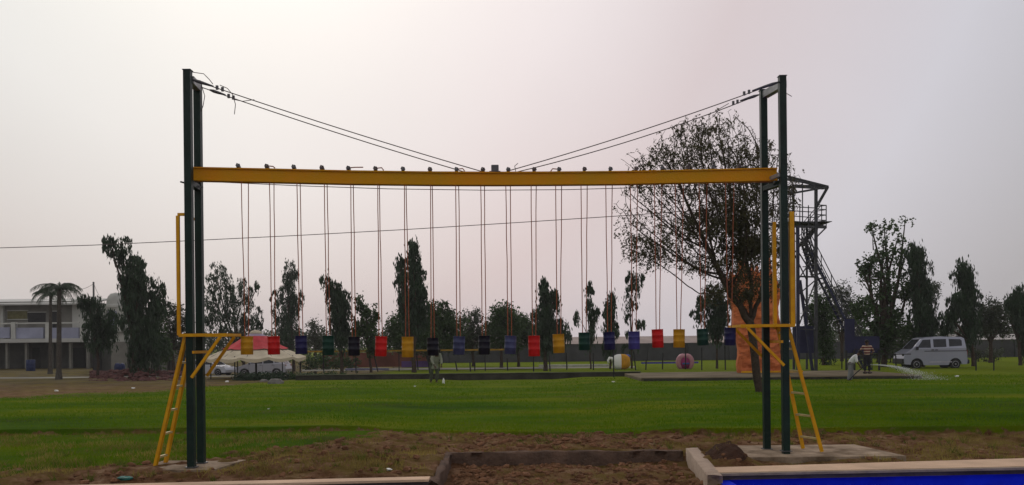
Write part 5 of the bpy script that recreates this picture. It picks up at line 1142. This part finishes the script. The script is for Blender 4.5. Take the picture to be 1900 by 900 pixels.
# blue climbing frame behind the people
bf = thing('blue_climbing_frame', 'blue boarded climbing frame with a short ladder behind the two people', 'climbing frame', (P(1600, 690, 47).x, 47, .0))
bp2 = MATS['blue_panel']
o_ = MB(); pbox(o_, 1568, 592, 1586, 655, 47, .08); o_.build('panel', bp2, bf)
o_ = MB(); pbox(o_, 1586.5, 624, 1632, 655, 47.03, .08); o_.build('panel', bp2, bf)
for u in (1570, 1585, 1631): a = P(u, 650, 46.9); o_ = MB(); o_.bar((a.x, 46.9, 0), (a.x, 46.9, a.z), .09); o_.build('leg', pm_, bf)
for v in (662, 669, 676, 683): o_ = MB(); o_.bar(P(1570, v, 46.9), P(1585, v, 46.9), .05); o_.build('rung', pm_, bf)
o_ = MB(); o_.bar(P(1585, 658, 46.9), P(1690, 657, 46.9), .05); o_.bar(P(1585, 648, 46.9), P(1690, 647, 46.9), .04); o_.build('side_rail', pm_, bf)

# ------------------------------------------------------------------ people
def skinmesh(verts, edges, rads, root=0, sub=2):
    me_ = bpy.data.meshes.new('tmp'); me_.from_pydata([tuple(v) for v in verts], edges, []); me_.update()
    o_ = bpy.data.objects.new('tmp', me_); COL.objects.link(o_)
    m_ = o_.modifiers.new('skin', 'SKIN'); m_.use_smooth_shade = True
    if not me_.skin_vertices: raise RuntimeError('no skin layer')
    sv = me_.skin_vertices[0].data
    for i, r_ in enumerate(rads): sv[i].radius = (r_, r_) if not hasattr(r_, '__len__') else r_; sv[i].use_root = (i == root)
    s_ = o_.modifiers.new('sub', 'SUBSURF'); s_.levels = sub; s_.render_levels = sub
    dg = bpy.context.evaluated_depsgraph_get(); ev = o_.evaluated_get(dg); mm = ev.to_mesh()
    V = [tuple(v.co) for v in mm.vertices]; Fc = [tuple(p.vertices) for p in mm.polygons]; ev.to_mesh_clear(); bpy.data.objects.remove(o_)
    return V, Fc
def person(label, loc, J, rz, shirt, trous, shirt_len=True, scale=1.0, scarf=None, stripes=None):
    """J: dict of joints in metres, person facing +x before rotation"""
    t_ = thing('person', label, 'person', loc)
    M_ = Matrix.Rotation(rz, 3, 'Z'); JJ = {k: M_@(Vector(v)*scale) for k, v in J.items()}
    def place(V): return [(v[0]+loc[0], v[1]+loc[1], v[2]+loc[2]) for v in V]
    names = ['pelvis', 'waist', 'chest', 'neck', 'chin', 'head', 'sL', 'eL', 'wL', 'sR', 'eR', 'wR', 'hL', 'kL', 'aL', 'tL', 'hR', 'kR', 'aR', 'tR']
    rad = [.13, .12, .14, .055, .075, .095, .06, .042, .030, .06, .042, .030, .09, .060, .042, .035, .09, .060, .042, .035]
    E = [(0, 1), (1, 2), (2, 3), (3, 4), (4, 5), (2, 6), (6, 7), (7, 8), (2, 9), (9, 10), (10, 11), (0, 12), (12, 13), (13, 14), (14, 15), (0, 16), (16, 17), (17, 18), (18, 19)]
    V, Fc = skinmesh([JJ[n_] for n_ in names], E, [r_*scale for r_ in rad])
    mb = MB(); mb.add(place(V), Fc)
    for s_ in 'LR':   # hands: palm with five fingers
        w_, e_ = JJ['w'+s_], JJ['e'+s_]; d_ = (w_-e_).normalized(); sd = d_.cross(Vector((0, 1, .2))).normalized(); nn = d_.cross(sd)
        pal = w_+d_*.06*scale; hv = [w_, pal]; he = [(0, 1)]; hr = [.028*scale, .030*scale]
        for i, (of, ln) in enumerate(((-.030, .060), (-.010, .075), (.012, .070), (.032, .052))):
            b_ = len(hv); hv += [pal+sd*of*scale+d_*.03*scale, pal+sd*of*1.2*scale+d_*(.03+ln*.55)*scale+nn*.01*scale, pal+sd*of*1.25*scale+d_*(.03+ln)*scale+nn*.03*scale]; he += [(1, b_), (b_, b_+1), (b_+1, b_+2)]; hr += [.010*scale, .009*scale, .008*scale]
        b_ = len(hv); hv += [w_+d_*.03*scale-sd*.035*scale, w_+d_*.07*scale-sd*.06*scale+nn*.01*scale]; he += [(0, b_), (b_, b_+1)]; hr += [.012*scale, .009*scale]
        V, Fc = skinmesh(hv, he, hr, 0, 1); mb.add(place(V), Fc)
    hd = JJ['head']; fw = M_@Vector(J.get('face', (1, 0, 0))).normalized()
    upv = (JJ['head']-JJ['chin']).normalized(); sdv = upv.cross(fw).normalized(); o3 = Vector(loc)
    mb.blob(o3+hd+fw*.105*scale-upv*.02*scale, (.018, .018, .025), 1, .05, 6)       # nose
    for s_ in (-1, 1): mb.blob(o3+hd+sdv*.095*s_*scale-upv*.02*scale, (.018, .018, .032), 2, .05, 6)   # ears
    body = mb.build('body', skin, t_, True)
    o_ = MB()
    for s_ in (-1, 1): o_.blob(o3+hd+fw*.092*scale+sdv*.035*s_*scale+upv*.012*scale, (.013, .013, .010), 3, .02, 6)
    o_.build('eyes', hairm, body, True)
    mb = MB(); c = o3+hd-fw*.018*scale+upv*.03*scale; V = []; 
    mb.blob(c, (.108*scale, .105*scale, .10*scale), 5, .04, 12); mb.build('hair', hairm, t_, True)
    # shirt
    sj = ['pelvis', 'waist', 'chest', 'collar', 'sL', 'eL', 'sR', 'eR']; J2 = dict(JJ); J2['collar'] = JJ['chest'].lerp(JJ['neck'], .7)
    vs = [J2[n_] for n_ in sj]; rr = [.175, .155, .165, .075, .085, .065, .085, .065]; ee = [(0, 1), (1, 2), (2, 3), (2, 4), (4, 5), (2, 6), (6, 7)]
    if shirt_len:
        dn = (JJ['pelvis']-JJ['waist']).normalized(); kk = JJ['pelvis'].lerp((JJ['kL']+JJ['kR'])/2, .62); vs.append(kk); rr.append(.22); ee.append((0, 8))
    vs += [J2['eL'].lerp(J2['wL'], .8), J2['eR'].lerp(J2['wR'], .8)] if shirt_len else [J2['eL'].lerp(J2['wL'], .1), J2['eR'].lerp(J2['wR'], .1)]
    rr += [.05, .05]; b_ = len(vs)-2; ee += [(5, b_), (7, b_+1)]
    V, Fc = skinmesh(vs, ee, [r_*scale for r_ in rr]); mb = MB(); mb.add(place(V), Fc); mb.build('shirt', shirt, t_, True)
    vs = [JJ[n_] for n_ in ('pelvis', 'hL', 'kL', 'hR', 'kR')]+[JJ['kL'].lerp(JJ['aL'], .85), JJ['kR'].lerp(JJ['aR'], .85)]
    V, Fc = skinmesh(vs, [(0, 1), (1, 2), (2, 5), (0, 3), (3, 4), (4, 6)], [r_*scale for r_ in (.15, .115, .085, .115, .085, .075, .075)]); mb = MB(); mb.add(place(V), Fc); mb.build('trousers', trous, t_, True)
    for s_ in 'LR':
        a, b_ = JJ['a'+s_], JJ['t'+s_]; mb = MB(); dd = (b_-a); dd.z = 0
        mb.blob(o3+(a+b_)/2*1.0+Vector((0, 0, -(a.z+b_.z)/2+.045)), (.13*scale, .055*scale, .045), 7, .05, 10); mb.build('shoe', black, t_, True)
    return t_
stand = dict(pelvis=(0, 0, .93), waist=(0.01, 0, 1.08), chest=(.01, 0, 1.30), neck=(0, 0, 1.47), chin=(.02, 0, 1.54), head=(.02, 0, 1.64), sL=(0, .19, 1.40), eL=(-.02, .25, 1.12), wL=(.08, .25, .88), sR=(0, -.19, 1.40), eR=(-.02, -.25, 1.12), wR=(.08, -.25, .88), hL=(0, .10, .88), kL=(.03, .11, .48), aL=(-.02, .11, .09), tL=(.13, .12, .04), hR=(0, -.10, .88), kR=(.03, -.11, .48), aR=(-.02, -.11, .09), tR=(.13, -.12, .04), face=(1, 0, 0))
# stooping man in a pale kurta on the lawn
st1 = dict(stand); st1.update(waist=(.06, 0, 1.06), chest=(.20, 0, 1.24), neck=(.32, 0, 1.38), chin=(.38, 0, 1.42), head=(.44, 0, 1.48), sL=(.22, .19, 1.32), eL=(.30, .22, 1.05), wL=(.42, .16, .85), sR=(.22, -.19, 1.32), eR=(.28, -.24, 1.04), wR=(.42, -.18, .84), kL=(.08, .12, .48), kR=(-.04, -.12, .48), aR=(-.12, -.12, .10), tR=(.02, -.12, .04), face=(.9, 0, -.4))
khaki = mat('pale_kurta_cloth', (.24, .25, .20), .9, 0, .15, 4, .3, 12); khd = mat('grey_green_trousers', (.07, .08, .055), .9, 0, .2, 5, .3, 12)
g_ = G(806, 713); person('man in a pale long shirt stooping on the lawn below the black can', (g_.x, g_.y, 0.0), st1, R(-60), khaki, khd, True, 1.0)
# bending man with a hose
bend = dict(pelvis=(-.05, 0, .80), waist=(.04, 0, .93), chest=(.22, 0, 1.06), neck=(.40, 0, 1.12), chin=(.46, 0, 1.12), head=(.54, 0, 1.16), sL=(.24, .18, 1.08), eL=(.30, .22, .84), wL=(.48, .12, .68), sR=(.24, -.18, 1.08), eR=(.16, -.30, .86), wR=(.36, -.24, .68), hL=(-.05, .10, .78), kL=(.12, .16, .46), aL=(0, .20, .09), tL=(.14, .21, .04), hR=(-.05, -.10, .78), kR=(.0, -.18, .44), aR=(-.22, -.20, .09), tR=(-.08, -.21, .04), face=(.8, 0, -.6))
whk = mat('white_shirt_cloth', (.66, .66, .68), .9, 0, .1, 4, .3, 12)
g_ = G(1601, 714); hx = Vector((g_.x, 35.6, 0)); person('man in a white shirt stooping with a hose beside the stage slab', tuple(hx), st1, R(-20), whk, mat('grey_trousers', (.20, .20, .21), .9, 0, .2, 4), False, .86)
# striped shirt man on the slab
strp = bpy.data.materials.new('striped_shirt'); strp.use_nodes = True; n = strp.node_tree.nodes; l = strp.node_tree.links
tcx = n.new('ShaderNodeTexCoord'); wv_ = n.new('ShaderNodeTexWave'); wv_.bands_direction = 'Z'; wv_.inputs['Scale'].default_value = 2.6; wv_.inputs['Distortion'].default_value = .3; l.new(tcx.outputs['Object'], wv_.inputs[0])
cr_ = n.new('ShaderNodeValToRGB'); cr_.color_ramp.interpolation = 'CONSTANT'; cr_.color_ramp.elements[0].color = (.10, .012, .012, 1); cr_.color_ramp.elements[1].position = .62; cr_.color_ramp.elements[1].color = (.42, .32, .24, 1)
l.new(wv_.outputs[0], cr_.inputs[0]); l.new(cr_.outputs[0], n['Principled BSDF'].inputs['Base Color']); n['Principled BSDF'].inputs['Roughness'].default_value = .9
st2 = dict(stand); st2.update(eL=(-.04, .33, 1.14), wL=(.04, .20, .98), eR=(-.04, -.33, 1.14), wR=(.04, -.20, .98))
g_ = P(1609, 691, 38.5); person('man in a red and white striped shirt standing on the stage slab, hands at hips', (g_.x, 38.5, .28), st2, R(-100), strp, mat('dark_trousers', (.02, .02, .025), .9), False, .86)
# hose and water
o_ = MB(); a = hx+Vector((.40, -.30, .68)); o_.tube([a+Vector((.25, -.05, .08)), a, a+Vector((-.3, .0, -.25)), a+Vector((-.6, .1, -.6)), a+Vector((-1.2, .4, -.66)), a+Vector((-2.5, .6, -.66)), a+Vector((-5, .3, -.66))], .022, 6); tag(o_.build('garden_hose', pm_, smooth=True), 'dark garden hose held by the stooping man in white', 'hose')
wm = bpy.data.materials.new('water_spray'); wm.use_nodes = True; n = wm.node_tree.nodes; b = n['Principled BSDF']; b.inputs['Base Color'].default_value = (.75, .78, .80, 1); b.inputs['Roughness'].default_value = .2; b.inputs['Transmission Weight'].default_value = .35; b.inputs['IOR'].default_value = 1.33
rnd = np.random.default_rng(9); n_ = 4800; tt = rnd.random(n_); st0 = np.array(a)+np.array([.27, -.05, .09])
spd = 1+.20*rnd.normal(0, 1, n_)*tt; x = st0[0]+2.7*tt*spd; z = st0[2]+.12*tt-.84*tt**2+rnd.normal(0, 1, n_)*.07*tt*tt-np.abs(rnd.normal(0, .10, n_))*tt; y = st0[1]-.25*tt+rnd.normal(0, 1, n_)*.10*tt; z = np.maximum(z, .01)
C = np.stack([x, y, z], -1); Q = leaf_quads(C, .022, .7, .3, rnd, 0); tag(quads('water_jet', Q, wm), 'white water jet arcing from the hose on to the lawn', 'water', kind='stuff')
# scraps on the grass
for i, (u, v, s_, la) in enumerate(((105, 731, .09, 'white scrap lying on the bare patch below the palms'), (247, 726, .08, 'white paper scrap on the lawn near the brick rubble'), (421, 713, .10, 'white scrap on the lawn under the parasol'), (283, 802, .05, 'pale stone on the turf edge beside the left ladder'), (498, 766, .03, 'tiny white scrap in mid lawn right of the left posts'), (823, 714, .13, 'white bottle standing beside the stooping man'), (1138, 715, .07, 'small white scrap by the left end of the stage slab'), (722, 876, .05, 'white pebble on the soil by the left pool'), (1393, 708, .12, 'white rag lying near the trunk of the big tree'), (770, 722, .06, 'white scrap on the lawn left of the stooping man'), (1776, 705, .10, 'white scrap at the wet patch near the van'))):
    g_ = G(u, v); z = float(height(np.array([g_.x]), np.array([g_.y]))[0]); o_ = MB()
    if i == 5: o_.lathe((g_.x, g_.y, 0), [(.05, 0), (.055, .02), (.055, .2), (.025, .26), (.025, .30), (0, .30)], 12)
    else: o_.blob((g_.x, g_.y, z+s_*.3), (s_, s_*.8, s_*.4), i, .35, 7)
    tag(o_.build('bottle' if i == 5 else 'litter', white), la, 'bottle' if i == 5 else 'litter')
g_ = G(230, 888); z = float(height(np.array([g_.x]), np.array([g_.y]))[0]); o_ = MB(); o_.blob((g_.x, g_.y, z+.02), (.11, .07, .03), 4, .3, 8); tag(o_.build('litter', mat('teal_plastic', (.02, .13, .11), .6)), 'teal plastic scrap on the soil beside the left pool', 'litter')

# ------------------------------------------------------------------ haze
if HAZE:
    o_ = MB(); o_.box((0, 220, 8.0), (1040, 800, 21.2)); hz_ = o_.build('haze', None); hz_.data.materials.clear()
    hm = bpy.data.materials.new('haze'); hm.use_nodes = True; n = hm.node_tree.nodes; n.remove(n['Principled BSDF']); pv = n.new('ShaderNodeVolumePrincipled')
    pv.inputs['Color'].default_value = (.90, .90, .93, 1); pv.inputs['Density'].default_value = HAZE; pv.inputs['Anisotropy'].default_value = 0.3
    hm.node_tree.links.new(pv.outputs[0], n['Material Output'].inputs['Volume']); hz_.data.materials.append(hm); tag(hz_, kind='stuff')
